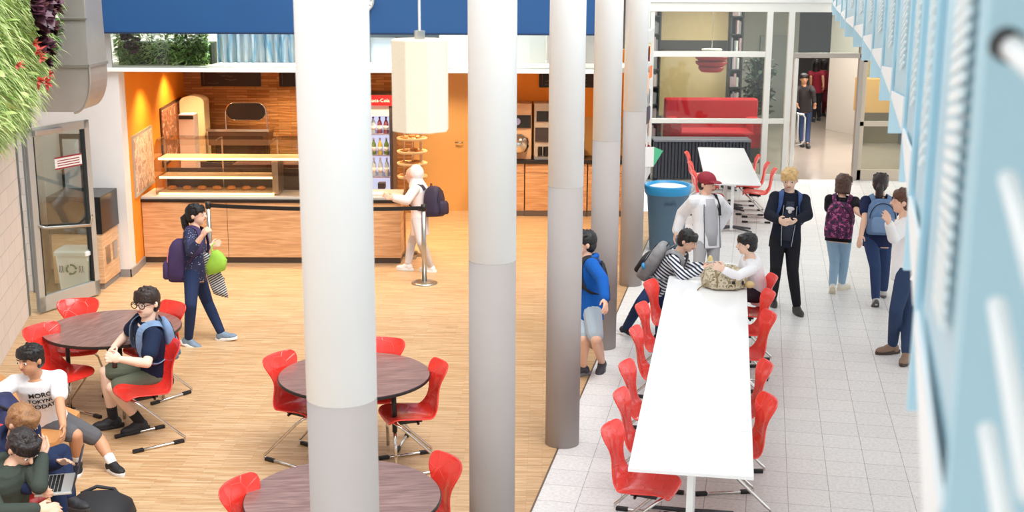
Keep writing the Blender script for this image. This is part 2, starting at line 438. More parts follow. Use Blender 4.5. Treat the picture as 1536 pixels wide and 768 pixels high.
t = thing('window_blind', 'dark framed window with pale blind behind the glass parapet right of the nearest column', 'window', (-2.0, 16.6, 2.68), world=True)
MB().bb((-2.3, 16.58, 2.68), (-.95, 16.62, 3.3)).build('blind', M('pale_blind', (206, 214, 214), .5), t)
mb = MB()
for xx in (-2.3, -1.86, -1.5, -.97): mb.bb((xx-.018, 16.55, 2.68), (xx+.018, 16.58, 3.3))
mb.bb((-2.3, 16.55, 3.0), (-.95, 16.575, 3.04)).build('window_frame', M('dark_frame', (56, 66, 72), .5), t)
for x0, x1, c, l in ((-.62, -.1, (226, 220, 206), 'cream wall panel behind the glass parapet left of the second column'), (.0, .42, (228, 224, 212), 'cream wall panel behind the glass parapet between the second and third columns'), (.44, 1.2, (196, 184, 172), 'taupe wall panel behind the glass parapet beside the third column')):
    tag(MB().bb((x0, 16.55, 2.68), (x1, 16.62, 3.3)).build('wall_panel', M('panel_%d' % int(x0*100), c, .6), bevel=.006), l, 'panel')
# wall with the notice boards right of the last column
struct('wall_notice', MB().prism([(1.45, 16.5), (1.58, 16.5), (1.76, 18.3), (2.52, 23.65), (2.38, 23.65), (1.63, 18.3)], 0, 4.6), M('notice_wall', (232, 230, 226), .6))
# ------------------------------------------------------------------ glazed wall at the end of the corridor
GY = 23.65
fw = M('glazing_frame', (226, 222, 214), .4)
gl = glass('clear_glass', (232, 238, 234), .055)
w = MB().bb((2.5, GY-.06, 3.11), (6.95, GY+.06, 3.28))
w.bb((2.55, GY-.05, 2.29), (4.72, GY+.05, 2.39)).bb((2.55, GY-.05, 1.06), (5.1, GY+.05, 1.15)).bb((2.55, GY-.05, 0), (5.1, GY+.05, .1))
w.bb((2.52, GY-.05, 0), (2.6, GY+.05, 3.12)).bb((4.66, GY-.06, 0), (4.77, GY+.06, 3.12)).bb((5.06, GY-.06, 0), (5.17, GY+.06, 3.12))
fr = struct('window_1', w, fw, bevel=.006)
for x0, x1, z0, z1 in ((2.6, 4.66, 2.39, 3.11), (2.6, 4.66, 1.15, 2.29), (2.6, 4.66, .1, 1.06), (4.77, 5.06, 1.15, 3.11), (4.77, 5.06, .1, 1.06)):
    MB().bb((x0, GY-.006, z0), (x1, GY+.006, z1)).build('pane', gl, fr)
# door frame of the open double door
w = MB().bb((5.17, GY-.06, 2.28), (6.48, GY+.06, 2.37)).bb((6.4, GY-.06, 0), (6.48, GY+.06, 3.12))
d1 = struct('door_1', w, M('door_frame_grey', (170, 160, 150), .4, .2), bevel=.006)
MB().bb((5.17, GY-.006, 2.37), (6.4, GY+.006, 3.11)).build('pane', gl, d1)
# narrow open leaf with pull handle (seen edge-on)
lf = MB().box((5.24, GY-.02, 1.14), (.07, .09, 2.26))
lf = lf.build('leaf_edge', fw, d1)
hp = [(5.3, GY-.08, .75), (5.3, GY-.16, .75), (5.3, GY-.17, .80), (5.3, GY-.17, 1.18), (5.3, GY-.16, 1.24), (5.3, GY-.08, 1.24)]
MB().tube([Vector(p)+Vector((.0, 0, 0)) for p in hp], .014, 8).build('door_handle', chrome, d1)
hp2 = [(5.28, GY-.12, .68), (5.4, GY-.12, .70), (5.44, GY-.12, .76), (5.44, GY-.12, 1.18), (5.4, GY-.12, 1.24), (5.28, GY-.12, 1.26)]
MB().tube(hp2, .017, 8).build('pull_handle', chrome, d1)
# right leaf
w = MB().bb((6.48, GY-.04, 0), (7.6, GY+.04, .2)).bb((6.48, GY-.04, 0), (6.56, GY+.04, 2.28)).bb((6.48, GY-.04, 1.02), (7.6, GY+.04, 1.11)).bb((7.5, GY-.04, 0), (7.6, GY+.04, 2.28)).bb((6.48, GY-.04, 2.2), (7.6, GY+.04, 2.3))
d2 = struct('door_2', w, M('door_frame_beige', (196, 182, 162), .4, .1), bevel=.006)
MB().bb((6.56, GY-.006, 1.11), (7.5, GY+.006, 2.2)).build('pane', gl, d2)
MB().bb((6.56, GY-.006, .2), (7.5, GY+.006, 1.02)).build('pane', gl, d2)
struct('wall_end', MB().bb((7.6, GY-.08, 0), (9.5, GY+.08, 4.6)).bb((2.4, GY-.08, 3.28), (7.6, GY+.08, 4.6)).bb((6.95, GY-.06, 2.3), (7.6, GY+.06, 3.28)), M('end_wall', (228, 224, 218), .6))
# the gallery the photograph is taken from
gw = M('gallery_white', (240, 240, 238), .7)
struct('wall_rear', MB().bb((-3.2, -1.5, 2.1), (4.0, -1.3, 5.6)), gw)
struct('ceiling', MB().bb((-3.2, -1.5, 5.6), (4.0, 1.2, 5.7)), gw)
struct('floor', MB().bb((-3.2, -1.5, 2.1), (4.0, .35, 2.25)), gw)
# rooms beyond
dim = M('corridor_wall', (186, 180, 170), .6)
struct('ceiling', MB().bb((1.5, 23.75, 3.42), (14, 50, 3.5)), M('corridor_ceiling', (214, 208, 198), .7))
struct('wall_far_left', MB().bb((1.5, 23.75, 0), (1.6, 50, 3.42)), dim)
struct('wall_far_back', MB().bb((1.6, 33.0, 0), (7.35, 33.2, 3.42)), M('far_grey_wall', (176, 174, 168), .6))
struct('wall_far_end', MB().bb((7.3, 47.9, 0), (14, 48, 3.42)), M('far_dark_end', (140, 142, 148), .6))
struct('wall_corridor', MB().prism([(7.78, 31.4), (8.25, 30.1), (9.6, 30.1), (14, 31.4), (14, 47.9), (13.2, 47.9)], 0, 3.42), M('white_corridor_wall', (224, 216, 206), .5))
struct('wall_far_right', MB().bb((9.6, 23.75, 0), (9.7, 31, 3.42)), M('olive_wall', (176, 158, 112), .6))
struct('wall_far_side', MB().bb((7.9, 28.9, 0), (9.6, 29.0, 3.42)), M('olive_side_wall', (168, 152, 110), .6))
# ================================================================== COLUMNS
cols = [(-.690, 4.90), (-.118, 7.39), (.428, 10.03), (.955, 12.80), (1.495, 15.50)]
clab = ['round white column with grey lower part, nearest and widest of the five', 'round white and grey column, second nearest, just right of the hanging lamp',
        'round white and grey column whose foot stands on the parquet edge, third from the camera', 'round white and grey column behind the boy in the blue hoodie', 'round white and grey column, farthest of the row, beside the blue bin']
for (x, y), l in zip(cols, clab):
    t = thing('column', l, 'column', (x, y, 0), group='row of round columns')
    MB().lathe([(.142, 0), (.142, 2.19)], seg=48).build('grey_lower_part', grey_paint, t, smooth=False)
    MB().lathe([(.1425, 2.19), (.1425, 6.0)], seg=48).build('white_upper_part', white, t)
    for c in children(t): 
        for p in c.data.polygons: p.use_smooth = len(p.vertices) == 4
# pendant lamp in front
lc = V(628, 128, 5.3); lz1 = V(628, 60, 5.3).z; lz0 = V(628, 197, 5.3).z
t = thing('pendant_lamp', 'blurred cream cylindrical fabric pendant lamp hanging from a thin cable', 'lamp', (lc.x, 5.3, lz0), world=False)
lr = .122; hh = lz1-lz0
sh = M('cream_fabric', (238, 222, 198), .8, bump=.15, bs=90)
b_ = sh.node_tree.nodes['Principled BSDF']
MB().rings([[Vector((lr*math.cos(2*PI*k/8+.35), lr*math.sin(2*PI*k/8+.35), z)) for k in range(8)] for z in (0, hh)]).build('lamp_shade', sh, t, bevel=.004)
MB().cyl((0, 0, hh), (0, 0, hh+.035), .022).build('lamp_cap', steel, t)
MB().cyl((0, 0, hh+.03), (0, 0, 2.6), .005).build('cable', M('pale_cable', (220, 216, 210), .5), t)
# wall clock on the fascia
c = V(540, 3, 15.6)
t = thing('wall_clock', 'white round wall clock on the blue fascia, mostly behind the nearest column', 'clock', (c.x, 15.62, c.z))
MB().tube([(0.135*math.cos(a_*PI/16), -.03, .135*math.sin(a_*PI/16)) for a_ in range(32)], .012, 8, True).build('rim', alu, t, smooth=True)
MB().cyl((0, 0, 0), (0, -.035, 0), .132, seg=32).build('dial', white, t)
mb = MB()
for k in range(12):
    a_ = k*PI/6; mb.box((.105*math.sin(a_), -.037, .105*math.cos(a_)), (.008, .003, .026), mat=Matrix.Rotation(a_, 3, 'Y'))
mb.build('hour_marks', black, t)
mb = MB().box((.02, -.04, .02), (.008, .003, .08), mat=Matrix.Rotation(R(45), 3, 'Y')).box((-.01, -.04, .04), (.006, .003, .1), mat=Matrix.Rotation(R(-15), 3, 'Y'))
mb.build('hands', black, t)

# ================================================================== BLUE SLATTED PARAPET (right)
blue = M('light_blue_steel', (176, 211, 225), .35, var=.03, vs=2, spec=.6)
bluew = M('pale_slots', (238, 244, 244), .4)
wtab = M('white_bracket', (244, 246, 246), .4)
FN = [(.36, .98), (.688, 2.091), (.997, 3.141), (1.39, 4.505), (1.749, 5.885), (2.128, 7.382), (2.504, 8.947), (2.904, 10.663), (3.312, 12.5), (3.698, 14.347), (4.169, 16.4), (4.65, 18.6), (5.2, 21.0), (5.75, 23.3)]
t = thing('gallery_parapet', 'light blue slatted steel parapet of the gallery along the right side, blurred where nearest', 'parapet', (1.39, 4.5, 3.15), world=True)
slab_p = [(x+.03, y) for x, y in FN]+[(9.4, 23.3), (9.4, .98)]
zt = 5.3
for i, (x, y) in enumerate(FN):
    w_ = .2 if i else .9
    MB().bb((x, y-.005, 3.15 if i else 2.7), (x+w_, y+.005, zt)).build('upright_plate', blue, t, bevel=.002)
    if i < len(FN)-1:
        x2, y2 = FN[i+1]
        d = Vector((x2-x, y2-y, 0)); L = d.length; u = d.normalized(); rz = rz_of(u)
        c = Vector((x+.015, y, 0))+u*L/2
        sp_ = MB().box((c.x+.004, c.y, (3.34+zt)/2), (.008, L-.02, zt-3.34), rz=rz).build('side_panel', blue, t)
        mb = MB()
        ns, dz_, th_, sa, sb, rise = (95, .0165, .0055, .50, .28, .03) if i == 0 else (60, .026, .0045, .5, .28, .05)
        for k in range(ns):
            z = 3.5+k*dz_
            c0 = Vector((x+.008, y, z))+u*L*sa; c1 = Vector((x+.008, y, z+rise))+u*L*sb
            e1 = Vector((0, 0, th_)); n1 = Vector((-.005, .001, 0))
            mb.add([c0-e1, c1-e1, c1+e1, c0+e1, c0-e1+n1, c1-e1+n1, c1+e1+n1, c0+e1+n1], [(0, 1, 2, 3), (7, 6, 5, 4), (0, 4, 5, 1), (3, 2, 6, 7), (1, 5, 6, 2), (0, 3, 7, 4)])
        mb.build('slot_row', bluew, sp_)
        a0 = Vector((x+.004, y, 3.33))+u*L*.03; a1 = Vector((x+.004, y, 3.33))+u*L*.9; a2 = a0+Vector((0, 0, .12)); a3 = a1+Vector((0, 0, .03))
        n1 = Vector((-.006, 0, 0))
        MB().add([a0, a1, a3, a2, a0+n1, a1+n1, a3+n1, a2+n1], [(0, 1, 2, 3), (7, 6, 5, 4), (0, 4, 5, 1), (3, 2, 6, 7), (1, 5, 6, 2), (0, 3, 7, 4)]).build('bracket', wtab, t)
struct('trim_3', MB().prism(slab_p, 3.36, 3.5), M('gallery_slab', (230, 228, 224), .6))
# rods on the nearest plate
rodm = M('white_rod', (240, 242, 242), .35)
for (a_, b_), l in ((((1512, 262, .93), (1560, 420, .72)), 'blurred white rod on the near blue plate, middle of three'),
                    (((1497, 452, .93), (1548, 730, .70)), 'blurred white rod on the near blue plate, just below the middle one'),
                    (((1484, 640, .93), (1530, 880, .72)), 'blurred white rod at the bottom edge of the near blue plate')):
    p0, p1 = V(*a_), V(*b_)
    p0.y += .0
    t = thing('railing_rod', l, 'rod', p0, world=True, group='white rods on the near blue plate')
    MB().cap(p0, .0075, p1, .0075).build('rod', rodm, t, smooth=True)
p0 = V(1512, 62, .93); p1 = V(1580, 120, .80)
t = thing('railing_rod', 'white rod end with a black collar at the top right corner', 'rod', p0, world=True)
MB().cap(p0, .009, p1, .009).build('rod', rodm, t, smooth=True)
MB().cyl(p0+Vector((-.003, .004, .002)), p0+(p1-p0)*.05, .0125, .0125).build('collar', black, t, smooth=True)

# ================================================================== LIVING WALL + LEFT DOOR + DUCT
t = thing('living_wall', 'lush living wall of grasses, purple leaves and red flowers on the white left wall', 'green wall', WP(.1, .05, 2.15), world=True)
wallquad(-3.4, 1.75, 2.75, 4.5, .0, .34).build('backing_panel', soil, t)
def lw(r, s0=-3.3, s1=1.7, z0=2.3, z1=4.3, d0=.25, d1=.56):
    s_ = r.uniform(s0, s1); z = r.uniform(z0, z1)
    lo = 2.3+max(0, s_-.3)*.42
    z = max(z, lo+r.uniform(0, .1))
    dd = r.uniform(d0, d1)*min(1.0, .45+(z-lo)*1.3)
    return WP(s_, dd, z)
def ld(r, p): 
    v = WN*1.0+WU*r.uniform(-.8, .8); return Vector((v.x, v.y, r.uniform(-.3, .7)))
leaf_cluster(MB(), 9500, lambda r: lw(r), .21, .0115, ld, 11, 4, 1.5).build('grass_leaves', g_light, t)
leaf_cluster(MB(), 3600, lambda r: lw(r, d0=.1, d1=.5), .16, .03, ld, 12, 3, .9).build('mid_green_leaves', g_mid, t)
leaf_cluster(MB(), 1500, lambda r: lw(r, s0=.9, s1=1.75, z0=2.6, d0=.3, d1=.58), .12, .05, ld, 13).build('dark_green_leaves', g_dark, t)
leaf_cluster(MB(), 170, lambda r: lw(r, s1=.7, z0=2.45, d0=.5, d1=.62), .11, .055, ld, 14).build('broad_leaves', g_light, t)
def clump(px, py, s_): 
    r0 = ray(px, py); p0 = Vector((0, 0, CH))
    # intersect with the plane .3 m in front of the wall
    q = Vector((WP(0, .68).x, WP(0, .68).y, 0)); n = Vector((WN.x, WN.y, 0)); tt = (q-p0).dot(n)/r0.dot(n)
    return p0+r0*tt
mb = MB(); rnd = random.Random(5)
for px, py, rr in ((55, 8, .14), (72, 12, .12), (46, 22, .13), (62, 28, .12), (50, 38, .12), (70, 48, .10), (55, 55, .09), (55, 66, .10), (62, 76, .10), (66, 98, .06), (44, 8, .1)):
    c = clump(px, py, 0)
    for k in range(22):
        ax = rnd.uniform(0, 2*PI); tl = rnd.uniform(.2, 1.1)
        v = Vector((WN.x, WN.y, 0))*math.cos(tl)+(Vector((WU.x, WU.y, 0))*math.cos(ax)+Vector((0, 0, 1))*math.sin(ax))*math.sin(tl)
        leaf_cluster(mb, 1, lambda r: c, rr*1.15, rr*.95, lambda r, p: v, rnd.random(), 3, .3)
mb.build('purple_leaves', g_purp, t)
mb = MB()
for px, py, rr in ((36, 72, .05), (42, 82, .06), (48, 92, .05), (10, 104, .05), (44, 128, .06), (56, 130, .06), (62, 118, .04)):
    c = clump(px, py, 0)+Vector((WN.x, WN.y, 0))*.06
    for k in range(12):
        v = Vector((rnd.uniform(-1, 1)+1, rnd.uniform(-1, 1)-.4, rnd.uniform(-1, 1)))
        leaf_cluster(mb, 1, lambda r: c, rr*1.3, rr*.5, lambda r, p: v, rnd.random(), 3, .1)
mb.build('red_flowers', g_red, t)

# open glazed door on the left
H0 = Vector((-5.40, 13.96, 0)); H1 = Vector((-5.0, 14.85, 0))
du = (H1-H0).normalized(); DL = (H1-H0).length; rzd = math.atan2(du.y, du.x)
dm = M('door_aluminium', (188, 190, 188), .35, .5); rub = M('door_gasket', (40, 40, 42), .6)
t = MB()
HT = 2.13
def dbox(s0, s1, z0, z1, th): 
    c = H0+du*((s0+s1)/2); return ((c.x, c.y, (z0+z1)/2), (s1-s0, th, z1-z0))
for a4 in ((0, .09, .02, HT), (DL-.09, DL, .02, HT), (0, DL, .02, .2), (0, DL, HT-.1, HT)):
    c_, d_ = dbox(*a4, .06); t.box(c_, d_, rz=rzd)
dr = struct('door_3', t, dm, bevel=.006)
c_, d_ = dbox(.09, DL-.09, .2, HT-.1, .008); MB().box(c_, d_, rz=rzd).build('pane', gl, dr)
mb = MB()
for s0, s1, z0, z1 in ((.085, .10, .2, HT-.1), (DL-.10, DL-.085, .2, HT-.1)):
    c_, d_ = dbox(s0, s1, z0, z1, .066); mb.box(c_, d_, rz=rzd)
mb.build('gasket', rub, dr)
nrm = Vector((du.y, -du.x, 0))
pb = [H0+du*.06+Vector((0, 0, 1.03)), H0+du*.10+nrm*.09+Vector((0, 0, 1.0)), H0+du*(DL-.16)+nrm*.09+Vector((0, 0, .9)), H0+du*(DL-.05)+nrm*.02+Vector((0, 0, 1.0))]
MB().tube(pb, .018, 8).build('push_bar', steel, dr, smooth=True)
c_, d_ = dbox(.08, .5, HT-.09, HT-.03, .06); MB().box(Vector(c_)+nrm*.05, d_, rz=rzd).build('door_closer', steel, dr, bevel=.008)
c_, d_ = dbox(DL*.42, DL*.86, 1.62, 1.74, .003); sg = MB().box(Vector(c_)+nrm*.008, d_, rz=rzd).build('notice_sign', M('sign_white', (240, 236, 232), .5), dr)
mb = MB()
for z in (1.61, 1.735):
    c_, d_ = dbox(DL*.42, DL*.86, z, z+.016, .003); mb.box(Vector(c_)+nrm*.010, d_, rz=rzd)
for k in range(3):
    c_, d_ = dbox(DL*.46, DL*.82, 1.645+k*.028, 1.655+k*.028, .003); mb.box(Vector(c_)+nrm*.010, d_, rz=rzd)
mb.build('sign_print', M('sign_red', (150, 40, 50), .5), sg)
# frame in the wall
fm = MB()
for s_ in (1.98, 3.10):
    p = WP(s_+.03, -.05); fm.box((p.x, p.y, 1.18), (.12, .09, 2.36), rz=rz_of(Vector((WU.x, WU.y, 0))))
p = WP(2.55, -.05); fm.box((p.x, p.y, 2.3), (.12, 1.2, .1), rz=rz_of(Vector((WU.x, WU.y, 0))))
struct('door_4', fm, M('dark_door_frame', (120, 122, 120), .4, .4), bevel=.005)
# grey-framed black notice frame seen through the door
t = thing('leaflet_board', 'tall black-framed leaflet board seen through the open glass door', 'notice board', (-5.35, 15.72, 1.0), world=True)
MB().bb((-5.66, 15.73, 1.0), (-5.38, 15.775, 1.84)).build('frame', black, t, bevel=.006)
MB().bb((-5.62, 15.72, 1.06), (-5.42, 15.74, 1.78)).build('sheet', M('grey_sheet', (196, 198, 200), .4), t)
# cabinet with black top
lw_wood = wood('light_walnut', (196, 150, 108), (232, 196, 156), scale=(1.2, 1.2, 16), rough=.45, grain=2.4)
t = thing('side_cabinet', 'low wooden cabinet with tall black top beside the white pier', 'cabinet', (-5.35, 15.4, 0), world=True)
MB().bb((-5.62, 15.1, .08), (-5.0, 15.74, .70)).build('body', lw_wood, t, bevel=.004)
MB().bb((-5.6, 15.14, 0), (-5.02, 15.74, .08)).build('plinth', gb, t)
MB().bb((-5.64, 15.08, .70), (-4.985, 15.75, 1.16)).build('black_top', M('black_gloss', (20, 20, 22), .25), t, bevel=.006)
MB().bb((-4.999, 15.2, .3), (-4.99, 15.36, .52)).bb((-4.999, 15.48, .3), (-4.99, 15.64, .52)).build('steel_plate', steel, t)
# recycling bin
def recycle(mbf, c, right, up, n, r, mat, parent):
    mb = MB()
    for k in range(3):
        a0 = R(90+k*120+12); pts = []
        for j in range(7):
            a_ = a0-R(84)*j/6; pts.append(Vector(c)+right*(r*math.cos(a_))+up*(r*math.sin(a_)))
        for j in range(6):
            p, q = pts[j], pts[j+1]; o1 = (p-Vector(c)).normalized()*r*.2; o2 = (q-Vector(c)).normalized()*r*.2
            mb.add([p-o1, p+o1, q+o2, q-o2, p-o1+n*.002, p+o1+n*.002, q+o2+n*.002, q-o2+n*.002], [(0, 1, 2, 3), (7, 6, 5, 4), (0, 4, 5, 1), (1, 5, 6, 2), (2, 6, 7, 3), (3, 7, 4, 0)])
        q = pts[-1]; o2 = (q-Vector(c)).normalized()*r*.42; tng = (pts[-1]-pts[-2]).normalized()*r*.42
        mb.add([q-o2, q+o2, q+tng, q-o2+n*.002, q+o2+n*.002, q+tng+n*.002], [(0, 1, 2), (5, 4, 3)])
    return mb.build('recycling_symbol', mat, parent)
t = thing('recycling_bin', 'white recycling bin with green arrows symbol behind the glass door', 'bin', (-5.25, 14.86, 0), rz=0)
MB().loft([(Vector((0, 0, z)), Vector((1, 0, 0)), Vector((0, 1, 0)), rx, ry) for z, rx, ry in ((0, .15, .13), (.02, .165, .145), (.52, .2, .17))], 32, .25).build('body', M('bin_white', (240, 240, 240), .4), t)
MB().loft([(Vector((0, 0, z)), Vector((1, 0, 0)), Vector((0, 1, 0)), rx, ry) for z, rx, ry in ((.52, .215, .185), (.56, .215, .185), (.585, .19, .16))], 32, .25).build('lid', M('bin_lid', (228, 228, 226), .4), t)
gsym = M('recycle_green', (20, 110, 70), .5)
recycle(None, Vector((0, -.187, .36)), Vector((1, 0, 0)), Vector((0, 0, 1)), Vector((0, -1, 0)), .055, gsym, t)
mb = MB()
for sx in (-1, 1):
    for k in range(2):
        x = sx*(.105+k*.03); mb.ell((x, -.187, .395), (.009, .004, .009), seg=8).box((x, -.187, .365), (.012, .003, .04)).box((x-.008, -.187, .335), (.007, .003, .03), mat=Matrix.Rotation(R(20), 3, 'Y')).box((x+.008, -.187, .335), (.007, .003, .03), mat=Matrix.Rotation(R(-20), 3, 'Y'))
mb.build('people_pictogram', M('pictogram_blue', (60, 90, 120), .5), t)

# ventilation duct
dsteel = M('galvanised_steel', (182, 177, 172), .42, .45, var=.08, vs=3)
t = thing('ventilation_duct', 'grey galvanised ventilation duct with curved lower elbow in front of the white pier', 'duct', (-4.85, 14.4, 2.28), world=True)
DY0, DY1 = 14.1, 14.75
MB().bb((-5.0, DY0+.05, 3.1), (-4.70, DY1, 4.7)).build('upper_section', dsteel, t, bevel=.004)
def rect(x0, x1, y0, y1, z): return [Vector((x0, y0, z)), Vector((x1, y0, z)), Vector((x1, y1, z)), Vector((x0, y1, z))]
MB().rings([rect(-5.24, -4.69, DY0, DY1, 2.80), rect(-5.0, -4.70, DY0+.05, DY1, 3.32)]).build('funnel', dsteel, t)
mb = MB()
secs = []
for k in range(9):          # elbow curving from vertical towards the left wall
    a_ = R(90)*k/8
    secs.append((a_,))
# lower box with quarter-round bottom
poly = [(-4.69, 2.80)]+[(-4.69+(-.20)*(1-math.cos(R(90)*k/8)), 2.70-.40*math.sin(R(90)*k/8)) for k in range(9)]+[(-5.24, 2.30), (-5.24, 2.80)]
vs0 = [Vector((x, DY0, z)) for x, z in poly]; vs1 = [Vector((x, DY1, z)) for x, z in poly]
MB().rings([vs0, vs1]).build('elbow', dsteel, t)
mb = MB().bb((-5.26, DY0-.015, 2.79), (-4.67, DY0+.0, 2.825)).bb((-4.69, DY0-.015, 2.79), (-4.67, DY1, 2.825)).bb((-5.02, DY0+.03, 3.31), (-4.68, DY0+.05, 3.33)).bb((-5.02, DY0+.03, 3.7), (-4.68, DY0+.05, 3.715))
mb.build('flange', M('flange_steel', (182, 178, 174), .35, .7), t, bevel=.002)
mb = MB()
rim = [(-4.68, 2.80)]+[(-4.68+(-.20)*(1-math.cos(R(90)*k/8)), 2.69-.40*math.sin(R(90)*k/8)) for k in range(9)]
mb.tube([Vector((x, DY0-.005, z)) for x, z in rim], .012, 6).build('seam', M('flange_steel', (0, 0, 0)), t)
# ================================================================== KIOSK
kwood = wood('kiosk_oak', (196, 142, 96), (232, 188, 142), scale=(1.2, 1, 18), rough=.45, grain=2.2)
marble = M('pale_stone_top', (226, 218, 208), .3)
t = thing('serving_counter', 'long serving counter with wooden front and black and pale top edge', 'counter', (-3.2, 16.9, 0), world=True)
MB().bb((-4.93, 16.6, 0), (-1.5, 17.2, .09)).build('plinth', M('counter_plinth', (96, 84, 78), .5), t)
xs = [-4.92, -3.79, -2.64, -1.48]
for a_, b_ in zip(xs, xs[1:]): MB().bb((a_+.003, 16.53, .09), (b_-.003, 17.2, .835)).build('front_panel', kwood, t, bevel=.002)
MB().bb((-4.925, 16.515, .835), (-1.46, 17.22, .872)).build('black_edge', M('black_edge', (28, 22, 20), .4), t)
MB().bb((-4.93, 16.56, .872), (-1.48, 17.2, .905)).build('stone_top', marble, t, bevel=.004)
kg = glass('case_glass', (250, 248, 244), .045)
warm = M('warm_led', (255, 220, 160), .5, emis=(255, 206, 138), es=3.0)
t = thing('display_case', 'lit glass pastry display case with three glowing shelves on the counter', 'display case', (-3.8, 16.9, .905), world=True)
x0, x1 = -4.74, -2.55
prof = [(16.62, .92), (16.60, 1.36), (16.66, 1.58), (16.78, 1.64), (17.15, 1.64)]
mb = MB()
for (ya, za), (yb, zb) in zip(prof, prof[1:]):
    mb.add([(x0, ya, za), (x1, ya, za), (x1, yb, zb), (x0, yb, zb)], [(0, 1, 2, 3)])
mb.build('curved_glass', kg, t, solid=.006)
for x in (x0, x1):
    mb = MB().add([(x, y, z) for y, z in prof]+[(x, 17.15, .92)], [(0, 1, 2, 3, 4, 5)]); mb.build('side_glass', kg, t, solid=.006)
shm = M('shelf_cream', (236, 214, 178), .35)
for z in (1.385, 1.135, .925):
    s_ = MB().bb((x0+.03, 16.72-(.0 if z > 1 else .06), z), (x1-.03 if z > 1.3 else -3.18, 17.12, z+.012)).build('shelf', shm, t)
    MB().bb((x0+.03, 16.70-(.0 if z > 1 else .06), z-.012), (x1-.03 if z > 1.3 else -3.18, 16.72-(.0 if z > 1 else .06), z+.016)).build('light_strip', warm, s_)
mb = MB()
for x in (x0+.01, -3.95, -3.2, x1-.01): mb.tube([(x, 17.13, .905), (x, 17.13, 1.63), (x, 16.8, 1.63)], .012, 6)
for x in (-3.16,): mb.bb((x-.04, 16.68, .92), (x+.04, 17.1, 1.36))
mb.build('steel_frame', M('warm_steel', (200, 180, 160), .3, .9), t)
MB().bb((x0, 17.12, .905), (x1, 17.16, 1.2)).build('back_rail', M('dark_back_rail', (70, 44, 32), .4), t)
rnd = random.Random(3)
bread = M('baked_crust', (206, 140, 72), .6, var=.2, vs=30)
for i in range(7):
    x = -4.6+i*.2
    tag(MB().ell((x, 16.92, .965), (.065, .05, .03), seg=12).build('bread_roll', bread, smooth=True), 'golden bread roll on the lowest shelf of the glass case', 'bread', 'bread rolls in the display case')
drk = M('dark_brown_unit', (72, 36, 28), .4)
t = thing('drawer_unit', 'dark reddish drawer unit behind the right end of the display case', 'drawers', (-2.9, 17.5, 0), world=True)
MB().bb((-3.9, 17.45, 0), (-2.5, 17.95, 1.2)).build('body', drk, t, bevel=.004)
for x in (-3.1, -2.75):
    for z in (.95, 1.08): 
        d_ = MB().bb((x-.15, 17.43, z-.05), (x+.15, 17.45, z+.05)).build('drawer', M('drawer_brown', (110, 58, 44), .35), t, bevel=.003)
        MB().bb((x-.07, 17.415, z-.006), (x+.07, 17.43, z+.006)).build('handle', chrome, d_)
# back bar
t = thing('back_bar', 'dark back counter below the stone wall behind the display case', 'counter', (-4, 19.7, 0), world=True)
MB().bb((-5.1, 19.5, 0), (-2.8, 20.18, .9)).build('body', drk, t)
MB().bb((-5.15, 19.46, .9), (-2.78, 20.19, .94)).build('worktop', M('dark_worktop', (60, 46, 40), .25), t)
t = thing('espresso_machine', 'espresso machine with black oval back panel in a chrome frame', 'coffee machine', (-3.95, 19.0, .95), world=True)
a0 = V(337, 158, 19.2); a1 = V(397, 183, 19.2); cx = (a0.x+a1.x)/2; cz = (a0.z+a1.z)/2; hw = (a1.x-a0.x)/2; hh = (a0.z-a1.z)/2
ov = [(cx+math.copysign(hw-hh, math.cos(k*PI/16))+hh*math.cos(k*PI/16), 19.2, cz+hh*math.sin(k*PI/16)) for k in range(32)]
m_ = Matrix(((1, 0, 0), (0, 0, -1), (0, 1, 0)))
MB().prism_m([(x-cx, z-cz) for x, y, z in ov], -.02, .02, Matrix.Translation((cx, 19.2, cz)) @ m_.to_4x4()).build('oval_panel', M('black_oval', (26, 14, 10), .3), t)
MB().tube(ov, .012, 8, True).build('chrome_rim', chrome, t, smooth=True)
mb = MB()
for sx in (-1, 1): mb.tube([(cx+sx*(hw+.015), 19.2, cz), (cx+sx*(hw+.015), 19.2, 1.16)], .012, 8)
mb.build('upright', chrome, t)
MB().bb((cx-hw-.25, 19.0, 1.25), (cx+hw+.06, 19.45, 1.46)).build('body', M('machine_steel', (120, 96, 84), .3, .7), t, bevel=.01)
MB().bb((cx-hw-.27, 18.98, 1.46), (cx+hw+.08, 19.47, 1.50)).build('cup_tray', chrome, t, bevel=.004)
MB().bb((cx-hw-.15, 19.02, .94), (cx+hw, 19.45, 1.25)).build('base', M('machine_dark', (60, 40, 32), .4), t, bevel=.01)
# till printer and cream dispenser
a0 = V(265, 176, 18.2); a1 = V(291, 215, 18.2)
t = thing('till_box', 'pale upright box with dark slot left of the espresso machine', 'till', (a0.x+.12, 18.3, .9), world=True)
MB().bb((a0.x, 18.2, .0), (a1.x, 18.45, a0.z)).build('body', M('till_cream', (206, 190, 186), .4), t, bevel=.01)
MB().bb((a0.x+.01, 18.19, a0.z-.07), (a1.x-.01, 18.2, a0.z-.02)).build('slot', black, t)
a0 = V(266, 148, 19.4); a1 = V(303, 148, 19.4); zb = V(280, 215, 19.4).z
t = thing('cream_dispenser', 'tall cream dispenser with rounded top in the corner by the orange wall', 'dispenser', ((a0.x+a1.x)/2, 19.5, .94), world=True)
pl = [(a0.x, .94), (a1.x, .94)]+[((a0.x+a1.x)/2+(a1.x-a0.x)/2*math.cos(R(k*15)), a0.z-.1+.1*math.sin(R(k*15))) for k in range(13)]
MB().rings([[Vector((x, 19.4, z)) for x, z in pl], [Vector((x, 19.75, z)) for x, z in pl]]).build('body', M('dispenser_cream', (240, 220, 180), .4), t, bevel=.01)
